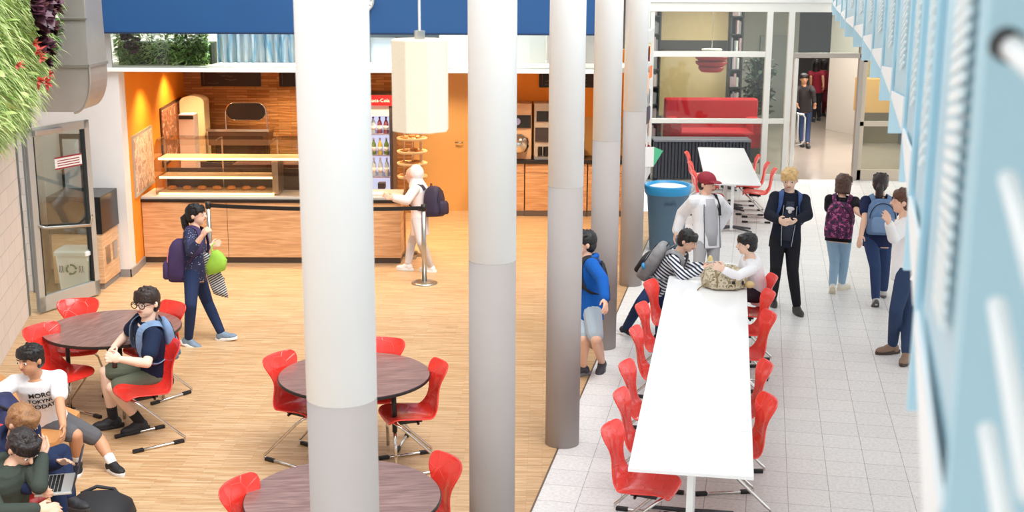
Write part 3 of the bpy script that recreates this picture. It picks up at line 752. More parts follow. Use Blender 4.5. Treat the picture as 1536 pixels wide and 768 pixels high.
MB().bb((a0.x+.1, 19.36, 1.2), (a1.x-.1, 19.4, 1.4)).build('tap_panel', drk, t)
# posters on the orange wall
def op(s, d=0.0, z=0.0):
    p = OA+(OB-OA)*s; n = Vector(((OB-OA).y, -(OB-OA).x)).normalized(); p = p+n*d; return Vector((p.x, p.y, z))
def wallboard(name, lab, cat, s0, s1, z0, z1, fm_, im, zz=None):
    t = thing(name, lab, cat, op((s0+s1)/2, 0, z0), world=True)
    z2, z3 = zz or (z0, z1)
    def quad(a, b, za, zb, zc, zd, d): return [op(a, d, za), op(b, d, zb), op(b, d, zd), op(a, d, zc)]
    def slab8(a, b, e, d0, d1):
        lo = quad(a, b, z0+e, z2+e, z1-e, z3-e, d0); hi = quad(a, b, z0+e, z2+e, z1-e, z3-e, d1)
        return MB().add(lo+hi, [(3, 2, 1, 0), (4, 5, 6, 7), (0, 1, 5, 4), (1, 2, 6, 5), (2, 3, 7, 6), (3, 0, 4, 7)])
    slab8(s0, s1, 0, 0, .02).build('frame', fm_, t)
    slab8(s0+.012, s1-.012, .04, .02, .024).build('sheet', im, t)
    return t
wallboard('framed_notice', 'silver framed notice on the orange wall beside the white pier', 'notice board', .04, .34, .95, 1.75, alu, patches('notice_sheet', [(0, (206, 176, 160)), (.45, (236, 214, 196)), (.55, (190, 150, 130))], 9, .4))
wallboard('picture_frame', 'large brown framed picture high on the orange wall behind the glass case', 'picture', .50, .90, 1.05, 1.9, drk, patches('picture_art', [(0, (120, 60, 36)), (.42, (196, 130, 100)), (.5, (150, 70, 40)), (.6, (226, 190, 170))], 7, .4))
# menu boards
bb_ = M('menu_black', (30, 16, 12), .5); chalk = M('chalk', (150, 110, 80), .7)
for x0_, x1_, z0_, l in ((-4.94, -3.99, 2.03, 'black menu board with faint chalk writing at the top of the stone wall, left one'), (-3.70, -2.7, 2.03, 'black menu board on the stone wall partly behind the nearest column'), (.42, .85, 2.02, 'black menu board on the orange wall behind the third column'), (.9, 1.3, 2.02, 'black menu board on the orange wall between the third and fourth columns')):
    yy = 20.2 if x0_ < 0 else 20.36
    t = thing('menu_board', l, 'menu board', ((x0_+x1_)/2, yy, z0_), group='black menu boards', world=True)
    MB().bb((x0_, yy-.03, z0_), (x1_, yy, z0_+.5)).build('board', bb_, t, bevel=.004)
    mb = MB(); rnd = random.Random(int(x0_*10))
    for k in range(7):
        x = x0_+.06+rnd.random()*(x1_-x0_-.3)
        z = z0_+.05+k*.055
        mb.tube([(x+j*.02, yy-.032, z+rnd.uniform(-.012, .012)) for j in range(10)], .0022, 4)
    mb.tube([(x0_+.05, yy-.032, z0_+.03), (x0_+.05, yy-.032, z0_+.42)], .002, 4).build('chalk_writing', chalk, t)
# drinks fridge
fr_in = M('fridge_interior', (226, 226, 240), .4, emis=(220, 224, 255), es=.55)
t = thing('drinks_fridge', 'glass fronted drinks fridge with red header just right of the nearest column', 'fridge', (-2.22, 19.2, 0), world=True)
MB().bb((-2.68, 19.4, .05), (-1.8, 19.5, 2.03)).bb((-2.68, 18.85, .05), (-2.63, 19.5, 2.03)).bb((-1.84, 18.85, .05), (-1.79, 19.5, 2.03)).bb((-2.68, 18.85, .05), (-1.79, 19.5, .5)).bb((-2.68, 18.85, 1.98), (-1.79, 19.5, 2.03)).build('cabinet', M('fridge_body', (70, 60, 66), .4), t)
MB().bb((-2.63, 19.36, .5), (-1.84, 19.4, 1.98)).build('lit_back', fr_in, t)
hd = MB().bb((-2.68, 18.82, 1.88), (-1.79, 18.86, 2.03)).build('header_panel', M('header_red', (214, 24, 30), .4, emis=(220, 20, 30), es=.3), t)
text_obj('Coca-Cola', .075, 'header_lettering', M('lettering_white', (250, 250, 250), .5), hd, facing((-1.985, 18.815, 1.955), (1, 0, 0)), off=t.location)
MB().bb((-2.63, 18.87, 1.72), (-1.84, 18.90, 1.88)).build('white_banner', M('banner_white', (236, 238, 246), .4), t)
for z in (1.45, 1.13, .80, .5): MB().bb((-2.63, 18.9, z-.02), (-1.84, 19.36, z)).build('shelf', M('fridge_shelf', (170, 166, 200), .4), t)
def bottle_mesh(mb, h, r):
    return mb.lathe([(r*.9, 0), (r, .01), (r, h*.55), (r*.85, h*.68), (r*.36, h*.82), (r*.34, h*.93)], seg=12)
wat = M('water_blue', (196, 214, 236), .15); grn = M('drink_green', (110, 140, 70), .2); yel = M('drink_yellow', (226, 206, 110), .2); drkr = M('drink_rose', (150, 90, 110), .2)
capm = M('bottle_cap', (236, 236, 244), .4); labm = M('bottle_label', (240, 244, 250), .5); capr = M('bottle_cap_dark', (60, 40, 70), .4)
rows = [(1.45, [wat, wat, wat, drkr, wat, wat, drkr, drkr], 'clear'), (1.13, [grn, yel, grn, grn, yel, grn, yel, grn], 'green'), (.80, [wat]*8, 'large clear')]
names = {'clear': ('clear drink bottle on the upper fridge shelf', 'bottles on the upper fridge shelf'), 'green': ('green and yellow drink bottle on the middle fridge shelf', 'bottles on the middle fridge shelf'), 'large clear': ('large clear water bottle on the lower fridge shelf', 'bottles on the lower fridge shelf')}
protos = {}
for z, ms, kd in rows:
    for i in range(8):
        m_ = ms[i]; k = (kd, m_.name); x = -2.57+i*.096; h = .25 if kd != 'large clear' else .28
        if k not in protos:
            b = thing('drink_bottle', names[kd][0], 'bottle', (x, 18.96, z), group=names[kd][1])
            bottle_mesh(MB(), h, .037).build('bottle_body', m_, b, smooth=True)
            MB().cyl((0, 0, h*.92), (0, 0, h), .016, seg=10).build('cap', capm if kd != 'clear' else capr, b)
            MB().lathe([(.0385, h*.22), (.0385, h*.48)], seg=12).build('label_band', labm, b, smooth=True)
            protos[k] = b
        else:
            b = copy_tree(protos[k]); b.location = (x, 18.96, z)
# pretzel tower
t = thing('tiered_stand', 'tall tiered pretzel stand at the right end of the serving counter', 'stand', (-1.34, 17.05, 0), world=True)
cs = M('copper_steel', (206, 160, 120), .3, .8); trm = M('tray_wood', (226, 188, 140), .5)
for dx, dy in ((-.13, 0), (.10, -.09), (.10, .09)): MB().cyl((-1.34+dx, 17.05+dy, 0), (-1.34+dx, 17.05+dy, 1.72), .011, seg=8).build('post', cs, t)
for z in (1.62, 1.44, 1.28, 1.1):
    MB().lathe([(.05, z-.005), (.2, z-.005), (.21, z+.02), (.2, z+.03), (.06, z+.01)], c=(-1.36, 17.05, 0), seg=24).build('tray', trm, t, smooth=True)
MB().bb((-1.55, 17.0, .0), (-1.15, 17.1, .03)).bb((-1.37, 16.85, 0), (-1.31, 17.25, .03)).build('foot', steel, t)
for z in (1.63, 1.45, 1.29, 1.11):
    for k in range(3):
        a_ = k*2.1+z
        o = MB().tube([(-1.36+.12*math.cos(a_)+.045*math.cos(j*PI/5), 17.05+.12*math.sin(a_)+.045*math.sin(j*PI/5), z+.018) for j in range(10)], .013, 6, True).build('pretzel', bread, smooth=True)
        tag(o, 'brown pretzel on the tiered stand by the counter', 'pretzel', 'pretzels on the tiered stand')
for (px, py, l, w_, d_, h_, c) in ((565, 294, 'white paper stack at the right end of the counter', .16, .2, .03, (240, 238, 234)), (572, 284, 'small dark card terminal on the counter near the fridge', .1, .14, .08, (50, 40, 46))):
    p = P(px, py, .905); p.y = max(p.y, 16.75)
    o = MB().bb((p.x-w_/2, p.y-d_/2, .906), (p.x+w_/2, p.y+d_/2, .906+h_)).build('paper_stack' if h_ < .05 else 'card_terminal', M('ci%d' % px, c, .5), bevel=.004)
    tag(o, l, 'paper' if h_ < .05 else 'terminal')
# ochre door
w = MB().bb((-1.6, 20.38, 0), (-.56, 20.42, 2.3))
d5 = struct('door_5', w, M('ochre_door', (226, 176, 108), .5), bevel=.004)
hp = V(690, 215, 20.3)
MB().tube([(hp.x+.02, 20.38, hp.z), (hp.x+.02, 20.33, hp.z), (hp.x-.10, 20.33, hp.z)], .011, 8).build('door_handle', chrome, d5, smooth=True)
# base cabinets on the right
MB_pl = []
cab = None
for i, x in enumerate((-.38, .18+.02, .63, 1.2)):
    x1_ = (.19, .62, 1.19, 1.75)[i]
    t = thing('base_cabinet', ['wooden base cabinet behind the second column', 'wooden base cabinet below the coffee machines between the second and third columns', 'wooden base cabinet behind the third column', 'wooden base cabinet behind the fourth column'][i], 'cabinet', ((x+x1_)/2, 19.95, 0), world=True)
    MB().bb((x+.003, 19.92, .1), (x1_-.003, 20.35, .86)).build('body', kwood, t)
    MB().bb((x+.006, 19.9, .1), (x1_-.006, 19.92, .70)).build('door', kwood, t, bevel=.003)
    MB().bb((x+.006, 19.9, .71), (x1_-.006, 19.92, .85)).build('drawer', kwood, t, bevel=.003)
    MB().bb((x, 19.96, 0), (x1_, 20.35, .1)).build('plinth', gb, t)
tag(MB().bb((-.4, 19.87, .86), (1.78, 20.37, .92)).build('worktop', M('black_worktop', (40, 36, 36), .3), bevel=.004), 'black worktop along the wooden cabinets on the back wall', 'worktop')
t = thing('coffee_machine', 'wood and steel vending coffee machine with round dial, left one on the black worktop', 'coffee machine', (.14, 20.1, .92), world=True)
MB().bb((-.06, 19.95, .92), (.30, 20.34, 1.80)).build('body', M('machine_wood', (206, 166, 130), .45, var=.08, vs=5), t, bevel=.006)
c = MB().bb((-.05, 19.92, 1.42), (.29, 19.95, 1.62)).build('control_panel', black, t, bevel=.004)
MB().cyl((.07, 19.915, 1.52), (.07, 19.92, 1.52), .055, seg=20).build('dial', M('dial_violet', (150, 150, 200), .3), c)
MB().lathe([(.02, 1.02), (.13, 1.06), (.17, 1.15), (.15, 1.27), (.06, 1.33)], c=(.10, 19.86, 0), seg=20).build('round_bowl', chrome, t, smooth=True)
t = thing('coffee_machine', 'grey compact coffee machine with black outlet, right one on the black worktop', 'coffee machine', (.47, 20.1, .92), world=True)
MB().bb((.34, 19.98, .92), (.64, 20.34, 1.80)).build('body', M('machine_grey', (190, 172, 156), .4), t, bevel=.006)
MB().bb((.38, 19.955, 1.52), (.62, 19.98, 1.68)).build('display', black, t)
MB().bb((.36, 19.955, 1.2), (.62, 19.98, 1.42)).build('outlet', M('outlet_dark', (60, 50, 48), .4), t)
mb = MB().cyl((.44, 19.95, .98), (.44, 19.95, 1.12), .035).cyl((.54, 19.95, .98), (.54, 19.95, 1.12), .05)
mb.build('jug', black, t)
MB().bb((.35, 19.93, .92), (.63, 19.98, .96)).build('drip_tray', steel, t)
for x, l in ((1.02, 'stack of dark cups on the worktop between the third and fourth columns'),):
    t = thing('cup_dispenser', l, 'cups', (x, 20.0, .92), world=True)
    MB().bb((x-.1, 19.95, .92), (x+.12, 20.2, 1.22)).build('body', black, t, bevel=.006)
    MB().bb((x-.08, 19.93, 1.05), (x+.1, 19.95, 1.15)).build('label_strip', M('yellow_strip', (226, 206, 90), .5), t)
# belt barrier
def post(lab, p):
    t = thing('barrier_post', lab, 'barrier post', (p.x, p.y, 0))
    MB().lathe([(.165, 0), (.165, .012), (.14, .022), (.03, .03)], seg=32).build('base', steel, t, smooth=True)
    MB().cyl((0, 0, .02), (0, 0, .96), .03, seg=20).build('pole', steel, t, smooth=True)
    MB().cyl((0, 0, .93), (0, 0, 1.01), .034, seg=20).build('belt_head', black, t, smooth=True)
    return t
pr = P(637, 426); pl_ = P(318, 424)
post('brushed steel barrier post standing in front of the girl in the white headscarf', pr)
post('brushed steel barrier post half hidden behind the walking girl', pl_)
n = 16; mb = MB(); rs = []
for k in range(n+1):
    f = k/n; p = pl_.lerp(pr, f); z = .965-.03*4*f*(1-f)
    rs.append([Vector((p.x, p.y-.002, z-.025)), Vector((p.x, p.y+.002, z-.025)), Vector((p.x, p.y+.002, z+.025)), Vector((p.x, p.y-.002, z+.025))])
tag(MB().rings(rs).build('barrier_belt', black), 'black belt stretched between the two barrier posts', 'belt')
# ================================================================== FURNITURE
def red_shell():
    m, nt, b, mp = mat_base('chair_shell_red', .25, .5)
    v = nt.nodes.new('ShaderNodeTexVoronoi'); v.feature = 'DISTANCE_TO_EDGE'; v.inputs['Scale'].default_value = 9
    nt.links.new(mp.outputs[0], v.inputs['Vector'])
    r = nt.nodes.new('ShaderNodeValToRGB'); e = r.color_ramp.elements
    e[0].position = .0; e[0].color = lin((244, 78, 66)); e[1].position = .025; e[1].color = lin((240, 56, 46))
    nt.links.new(v.outputs['Distance'], r.inputs['Fac']); nt.links.new(r.outputs[0], b.inputs['Base Color'])
    bp = nt.nodes.new('ShaderNodeBump'); bp.inputs['Strength'].default_value = .5; bp.inputs['Distance'].default_value = .004; bp.invert = True
    r2 = nt.nodes.new('ShaderNodeValToRGB'); r2.color_ramp.elements[1].position = .05
    nt.links.new(v.outputs['Distance'], r2.inputs['Fac']); nt.links.new(r2.outputs[0], bp.inputs['Height']); nt.links.new(bp.outputs[0], b.inputs['Normal'])
    b.inputs['Coat Weight'].default_value = .3
    return m
rs_mat = red_shell()
def make_chair(lab, group):
    t = thing('school_chair', lab, 'chair', group=group)
    prof = [(.225, .415, .15), (.222, .435, .185), (.19, .452, .2), (.10, .452, .208), (0, .438, .21), (-.09, .432, .205), (-.155, .448, .195), (-.195, .49, .17), (-.212, .55, .128), (-.218, .61, .108), (-.226, .67, .125), (-.24, .73, .17), (-.262, .785, .195), (-.285, .822, .19), (-.3, .84, .15)]
    nx = 10; vs = []; fs = []
    for i, (y, z, w_) in enumerate(prof):
        a_ = prof[max(0, i-1)]; b_ = prof[min(len(prof)-1, i+1)]
        tn = Vector((0, b_[0]-a_[0], b_[1]-a_[1])).normalized(); nn = Vector((0, -tn.z, tn.y))   # up / forward normal
        if nn.z < -.01 : nn = -nn
        f = i/(len(prof)-1)
        for k in range(nx+1):
            u = -1+2*k/nx
            lift = (.028*u*u if i < 7 else (.035*u*u if i < 11 else .05*u*u))
            q = Vector((u*w_, y, z)) + (Vector((0, tn.z, -tn.y)) * 0)
            if i < 6: q.z += lift*(1 if i > 1 else .3)
            else: q.y += lift*(1.0)
            vs.append(q)
    for i in range(len(prof)-1):
        for k in range(nx): fs.append((i*(nx+1)+k, i*(nx+1)+k+1, (i+1)*(nx+1)+k+1, (i+1)*(nx+1)+k))
    o = MB().add(vs, fs).build('seat_shell', rs_mat, t, smooth=True)
    m_ = o.modifiers.new('s', 'SOLIDIFY'); m_.thickness = .014; m_.offset = -1
    m_ = o.modifiers.new('u', 'SUBSURF'); m_.levels = 1; m_.render_levels = 1
    for s_ in (-1, 1):
        pts = [(s_*.02, .17, .425), (s_*.12, .165, .42), (s_*.155, .14, .405), (s_*.175, .08, .355), (s_*.205, -.20, .075), (s_*.21, -.235, .045), (s_*.21, -.235, .028), (s_*.21, -.21, .014), (s_*.21, -.1, .014), (s_*.21, .19, .014)]
        MB().tube(pts, .011, 8).build('sled_leg', chrome, t, smooth=True)
        for y in (-.18, .17): MB().bb((s_*.21-.017, y-.045, .0), (s_*.21+.017, y+.045, .03)).build('floor_glide', black, t, bevel=.006)
    MB().tube([(-.15, -.02, .405), (-.06, -.03, .42), (.06, -.03, .42), (.15, -.02, .405)], .011, 8).bb((-.12, -.06, .405), (.12, .12, .428)).build('seat_support', black, t)
    return t
G_w = 'red chairs along the long white table'; G_f = 'red chairs at the far white table'; G_r = 'red chairs round the brown tables'
chair0 = None
def put_chair(x, y, dr, lab, group):
    global chair0
    if chair0 is None: chair0 = make_chair(lab, group); c = chair0
    else:
        c = copy_tree(chair0); c['label'] = lab; c['group'] = group
    c.location = (x, y, 0); c.rotation_euler = (0, 0, rz_of(dr)); return c
def chair_px(px, py, dr, lab, group, z=.81):
    p = P(px, py, z); d = Vector((dr[0], dr[1])).normalized()
    return put_chair(p.x+d.x*.28, p.y+d.y*.28, d, lab, group)
E_ = (math.cos(R(9.5)), -math.sin(R(9.5))); Wd = (-E_[0], -E_[1])
for k, (px, py, a_) in enumerate(((912, 642, -4), (927, 592, 3), (935, 548, 0), (949, 496, 4), (958, 459, 0), (971, 424, -5))):
    d = (math.cos(R(-19+a_)), math.sin(R(-19+a_)))
    chair_px(px, py, d, ['red chair nearest the camera on the left side of the long white table', 'red chair second from the front on the left side of the long white table', 'red chair third from the front on the left side of the long white table', 'red chair fourth from the front on the left side of the long white table', 'red chair fifth from the front on the left side of the long white table', 'red chair at the far end of the left side, beside the boy in stripes'][k], G_w)
for k, (px, py, a_) in enumerate(((1161, 598, 4), (1156, 547, -3), (1160, 470, 3), (1159, 438, 0), (1163, 414, -4))):
    d = (-math.cos(R(3+a_)), -math.sin(R(3+a_)))
    chair_px(px, py, d, ['red chair nearest the camera on the right side of the long white table', 'red chair second from the front on the right side of the long white table', 'red chair third from the front on the right side of the long white table', 'red chair fourth from the front on the right side, just before the seated boy', 'red chair under the seated boy in the white shirt'][k], G_w)
for k, (px, py) in enumerate(((1027, 228), (1032, 243), (1037, 257))):
    chair_px(px, py, (1, -.17), ['red chair at the far table left side, rearmost', 'red chair at the far table left side, middle one', 'red chair at the far table left side, just behind the boy in the red cap'][k], G_f)
for k, (px, py) in enumerate(((1138, 232), (1152, 243), (1163, 252))):
    chair_px(px, py, (-1, .17), ['red chair at the far table right side, rearmost', 'red chair at the far table right side, middle one', 'red chair at the far table right side, just left of the blond boy'][k], G_f)
chair_px(414, 538, (.84, -.54), 'red chair on the left side of the middle brown table', G_r)
chair_px(578, 512, (-.15, -1), 'red chair behind the middle brown table, right of the nearest column', G_r)
chair_px(667, 549, (-.93, -.36), 'red chair on the right side of the middle brown table', G_r)
chair_px(681, 692, (-.84, -.54), 'red chair on the right side of the brown table at the bottom edge', G_r)
chair_px(352, 730, (.9, -.42), 'red chair on the left side of the brown table at the bottom edge', G_r)
chair_px(57, 497, (.84, -.54), 'red chair between the white wall and the left brown table', G_r)
chair_px(118, 457, (.25, -1), 'red chair behind the left brown table, in front of the glass door', G_r)
chair_px(266, 461, (-.62, -.78), 'empty red chair behind the boy with glasses', G_r)
chair_px(264, 518, (-.80, -.60), 'red chair under the boy with glasses', G_r)
# round tables
lamm = wood('dark_walnut_laminate', (112, 80, 74), (158, 124, 116), scale=(1.5, 14, 1), rough=.28, grain=3.0)
def round_table(c, lab, rz=0, r=.605):
    t = thing('round_table', lab, 'table', (c[0], c[1], 0), rz=rz, group='round brown tables')
    MB().lathe([(.001, .702), (r-.01, .702), (r-.002, .708), (r-.002, .726), (r-.01, .7285), (.001, .7285)], seg=72).build('edge_band', M('black_edge_band', (26, 22, 24), .4), t)
    MB().lathe([(.001, .7285), (r-.008, .7285), (r-.008, .7315), (.001, .7315)], seg=72).build('tabletop', lamm, t)
    for k in range(4):
        a_ = PI/4+k*PI/2; x, y = .40*math.cos(a_), .40*math.sin(a_)
        lg = MB().cyl((x, y, .33), (x*.98, y*.98, .702), .02, seg=12).build('leg', black, t, smooth=True)
        MB().cyl((x*1.02, y*1.02, .0), (x, y, .33), .014, seg=12).build('chrome_foot', chrome, lg, smooth=True)
    mb = MB()
    for k in range(4):
        a_ = PI/4+k*PI/2; b_ = a_+PI/2; mb.cyl((.40*math.cos(a_), .40*math.sin(a_), .68), (.40*math.cos(b_), .40*math.sin(b_), .68), .012, seg=8)
    mb.build('under_frame', black, t)
    return t
round_table((-1.25, 9.62), 'round brown wood-grain table in the middle, half behind the nearest column', R(12))
round_table((-1.03, 7.24), 'round brown wood-grain table cut off by the bottom edge', R(8))
round_table((-3.58, 10.93), 'round brown wood-grain table at the left beside the glass door', R(70))
# long white tables
wtop = M('white_laminate', (250, 250, 250), .22, spec=.5); wleg = M('white_leg', (236, 236, 234), .35)
def white_table(c0, c1, w_, lab, group):
    c0 = Vector(c0); c1 = Vector(c1); d = (c1-c0); L = d.length; u = d.normalized(); c = (c0+c1)/2
    t = thing('white_table', lab, 'table', (c.x, c.y, 0), rz=rz_of(u), group=group)
    MB().box((0, 0, .735), (w_, L-.004, .026)).build('tabletop', wtop, t, bevel=.004)
    for s_ in (-1, 1):
        y = s_*(L/2-.12)
        lg = MB().box((0, y, .37), (.045, .06, .704)).build('leg', wleg, t, bevel=.004)
    for s_ in (-1, 1):
        y = s_*(L/2-.12)
        mb = MB()
        for a_ in (R(25), R(155), R(-25), R(-155)):
            mb.tube([(0, y, .07), (.15*math.cos(a_), y+.15*math.sin(a_), .05), (.33*math.cos(a_), y+.33*math.sin(a_), .02)], [.022, .018, .014], 8)
        mb.build('star_foot', darkgrey, t, smooth=True)
    MB().box((0, 0, .71), (.05, L-.3, .03)).build('under_beam', wleg, t)
    return t
def mid(l, r): l = P(*l, .748); r = P(*r, .748); return ((l.x+r.x)/2, (l.y+r.y)/2)
nr = mid((946.7, 704), (1130.8, 709)); far = mid((1002.5, 412.5), (1121, 415))
nr = Vector(nr); far = Vector(far); TL = (far-nr)
fr_ = [0, .152, .44, .727, 1.0]
labs = ['short white table nearest the camera in the long row', 'long white table second from the front in the row', 'long white table third from the front in the row', 'white table at the far end of the row under the camouflage bag']
for k in range(4): white_table(nr+TL*fr_[k], nr+TL*fr_[k+1], .80, labs[k], 'white tables joined into one long row')
fa = mid((1043.6, 218.8), (1115.8, 218.8)); fb = mid((1063, 273), (1135.4, 272.4))
fa = Vector(fa); fb = Vector(fb)
white_table(fb, (fa+fb)/2, .82, 'white table behind the boy in the red cap, nearer half of the far row', 'white tables of the far row')
white_table((fa+fb)/2, fa, .82, 'white table next to the glazed wall, farther half of the far row', 'white tables of the far row')
# radiator
t = thing('radiator', 'long dark ribbed radiator under the glazed wall', 'radiator', (3.4, 23.2, 0), world=True)
rad = M('anthracite', (52, 54, 62), .5)
for k in range(28):
    x = 2.62+k*.062; MB().bb((x, 23.12, .1), (x+.045, 23.25, .78)).build('rib', rad, t, bevel=.006)
MB().bb((2.6, 23.16, .0), (2.68, 23.3, .1)).bb((4.3, 23.16, .0), (4.38, 23.3, .1)).bb((2.6, 23.16, .08), (4.38, 23.3, .76)).build('core', rad, t)
MB().bb((2.6, 23.1, .78), (4.38, 23.56, .82)).build('ledge', M('ledge_grey', (120, 122, 128), .4), t, bevel=.004)
# big blue bin
bc = P(1001, 277, .92)
bx, by = bc.x, bc.y
t = thing('waste_bin', 'large slate blue round waste bin beside the farthest column', 'bin', (bx, by, 0))
binm = M('slate_blue_plastic', (82, 110, 132), .5, var=.04)
MB().lathe([(.22, 0), (.235, .02), (.285, .78), (.30, .80), (.31, .82), (.31, .87), (.295, .88), (.28, .86), (.20, .1)], seg=40).build('body', binm, t, smooth=True)
MB().lathe([(.29, .80), (.32, .83), (.332, .93), (.325, .95), (.30, .94), (.285, .84)], seg=40).build('blue_bag_rim', M('blue_bag', (40, 150, 206), .35, bump=.4, bs=30), t, smooth=True)
MB().ell((0, -.02, .90), (.28, .27, .05), seg=24).build('white_liner', M('white_liner', (236, 238, 240), .5, bump=.6, bs=18), t, smooth=True)
text_obj('BRUTE', .06, 'raised_lettering', M('bin_lettering', (70, 92, 112), .5), t, facing((-.0, -.289, .7), (1, 0, 0)), depth=.004)
# notice boards with papers on the wall by the bin
t = thing('notice_board', 'notice board seen edge on with colourful papers behind the farthest column', 'notice board', (1.95, 17.2, 0), world=True)
A_ = Vector((1.62, 16.42, 0)); B_ = Vector((2.00, 18.5, 0)); u_ = (B_-A_).normalized(); n_ = Vector((u_.y, -u_.x, 0))
c = (A_+B_)/2+n_*.02
MB().box((c.x, c.y, 2.0), (.03, (B_-A_).length, 2.1), rz=rz_of(u_)).build('board', M('board_grey', (214, 212, 208), .5), t)
MB().box((A_.x+n_.x*.03, A_.y-.02, 2.0), (.03, .03, 2.1)).build('edge_profile', alu, t)
rnd = random.Random(9)
pcs = [(230, 120, 60), (240, 236, 228), (90, 60, 110), (200, 60, 70), (240, 200, 90), (236, 236, 240), (60, 50, 60), (226, 180, 150)]
for k in range(26):
    s_ = rnd.uniform(.1, 1.75); z = rnd.uniform(1.1, 2.9); q = A_+u_*s_+n_*(.045+rnd.uniform(0, .02))
    o = MB().box((q.x, q.y, z), (.004, rnd.uniform(.15, .28), rnd.uniform(.15, .3)), rz=rz_of(u_)+rnd.uniform(-.1, .25)).build('sheet', M('paper_%d' % (k % 8), pcs[k % 8], .6), t)
q = V(972, 232, 16.5)
t = thing('leaflet_holder', 'white sheet with a green triangle fixed to the end of the notice board', 'sign', (q.x, 16.4, q.z), world=True)
MB().bb((q.x-.085, 16.41, q.z-.13), (q.x+.055, 16.42, q.z+.13)).build('white_sheet', M('sheet_white', (244, 244, 244), .5), t)
MB().prism_m([(0, -.13), (.12, .08), (0, .13)], 0, .006, facing((q.x+.055, 16.42, q.z), (1, 0, 0))).build('green_triangle', M('sheet_green', (90, 196, 150), .5), t)
# ---- behind the glazing
beige = M('beige_partition', (206, 184, 136), .5, var=.04)
t = thing('partition_board', 'large beige partition panel behind the glazed wall', 'partition', (4.15, 28.0, 0), world=True)
a0 = V(985, 150, 28); a1 = V(1085, 150, 28)
MB().bb((3.15, 28.0, .7), (4.68, 28.08, 3.4)).build('panel', beige, t)
MB().bb((3.15, 27.97, 2.13), (4.68, 28.0, 2.35)).build('dark_band', M('band_dark', (62, 58, 58), .5), t)
for x in (3.25, 4.6): MB().bb((x-.04, 28, 0), (x+.04, 28.06, .7)).build('foot', darkgrey, t)
for (xa, xb, l) in ((2.85, 3.2, 'dark bookshelf with white bound books left of the beige partition'), (4.69, 4.98, 'dark bookshelf with white folders right of the beige partition')):
    t = thing('bookshelf', l, 'bookshelf', ((xa+xb)/2, 27.9, 0), world=True)
    MB().bb((xa, 27.7, 0), (xa+.03, 28.0, 3.4)).bb((xb-.03, 27.7, 0), (xb, 28.0, 3.4)).bb((xa, 27.98, 0), (xb, 28.0, 3.4)).build('frame', darkgrey, t)
    for k in range(9):
        s_ = MB().bb((xa, 27.7, .2+k*.38), (xb, 28.0, .225+k*.38)).build('shelf', darkgrey, t)
    rnd = random.Random(int(xa*10))
    for k in range(9):
        x = xa+.04
        while x < xb-.07:
            w_ = rnd.uniform(.03, .05); h_ = rnd.uniform(.2, .3)
            if rnd.random() < .75:
                o = MB().bb((x, 27.75, .226+k*.38), (x+w_-.003, 27.97, .226+k*.38+h_)).build('book', rnd.choice([M('book_white', (232, 232, 228), .6), M('book_grey', (150, 152, 158), .6), M('book_pink', (210, 180, 186), .6)]))
                tag(o, 'pale book standing on the dark shelf '+('left' if xa < 4 else 'right')+' of the beige partition behind the glass', 'book', 'books on the '+('left' if xa < 4 else 'right')+' shelf behind the glass')
            x += w_
# red sofa
rf = M('red_fabric', (190, 24, 38), .7, var=.05)
t = thing('sofa', 'long red bench sofa behind the glazed wall', 'sofa', (4.2, 26.3, 0), world=True)
MB().bb((3.2, 26.6, .35), (5.15, 26.9, 1.22)).build('backrest', rf, t, bevel=.04)
MB().bb((3.2, 25.7, .3), (5.15, 26.6, .62)).build('seat', rf, t, bevel=.04)
MB().bb((3.2, 25.7, .3), (3.45, 26.7, .85)).build('armrest', rf, t, bevel=.04)
MB().bb((4.9, 25.7, .3), (5.15, 26.7, .85)).build('armrest', rf, t, bevel=.04)
MB().bb((3.25, 25.75, 0), (5.1, 26.85, .3)).build('base', darkgrey, t)
# dark plant
t = thing('potted_plant', 'dark leafy potted plant behind the glass right of the red sofa', 'plant', (5.28, 27.4, 0), world=True)
MB().lathe([(.15, 0), (.22, .4), (.2, .42)], c=(5.28, 27.4, 0), seg=20).build('pot', darkgrey, t, smooth=True)
MB().tube([(5.28, 27.4, .4), (5.26, 27.4, 1.0), (5.3, 27.4, 1.6)], .02, 6).build('stem', M('stem_brown', (70, 54, 40), .8), t)
leaf_cluster(MB(), 650, lambda r: Vector((5.28+r.gauss(0, .11), 27.4+r.gauss(0, .1), r.uniform(.8, 1.95))), .17, .09, lambda r, p: Vector((p.x-5.28+r.uniform(-.2, .2), p.y-27.4+r.uniform(-.2, .2), r.uniform(-.1, .4))), 21).build('foliage', leafmat('very_dark_leaves', (24, 36, 28), (62, 80, 62)), t)
# red pendant lamp
p = V(1064, 105, 25.5); pt = V(1064, 70, 25.5)
t = thing('pendant_lamp', 'red layered disc pendant lamp hanging behind the glazed wall', 'lamp', (p.x, 25.5, p.z), world=True)
H_ = pt.z-p.z
redl = M('red_lamp', (196, 32, 36), .35)
for k, (f0, f1, r_) in enumerate(((.0, .22, .25), (.25, .45, .31), (.48, .68, .32))):
    MB().lathe([(r_*.8, p.z+H_*f0), (r_, p.z+H_*(f0+f1)/2), (r_*1.02, p.z+H_*f1), (r_*.9, p.z+H_*f1+.004)], c=(p.x, 25.5, 0), seg=32).build('ring', redl, t, smooth=True)
MB().lathe([(.02, p.z+H_*.7), (.2, p.z+H_*.86), (.2, p.z+H_*.98), (.02, p.z+H_)], c=(p.x, 25.5, 0), seg=24).build('lamp_cap', M('lamp_cap_white', (250, 246, 238), .4), t, smooth=True)
MB().cyl((p.x, 25.5, p.z+H_), (p.x, 25.5, 3.42), .006, seg=6).build('cable', M('pale_cable', (0, 0, 0)), t)
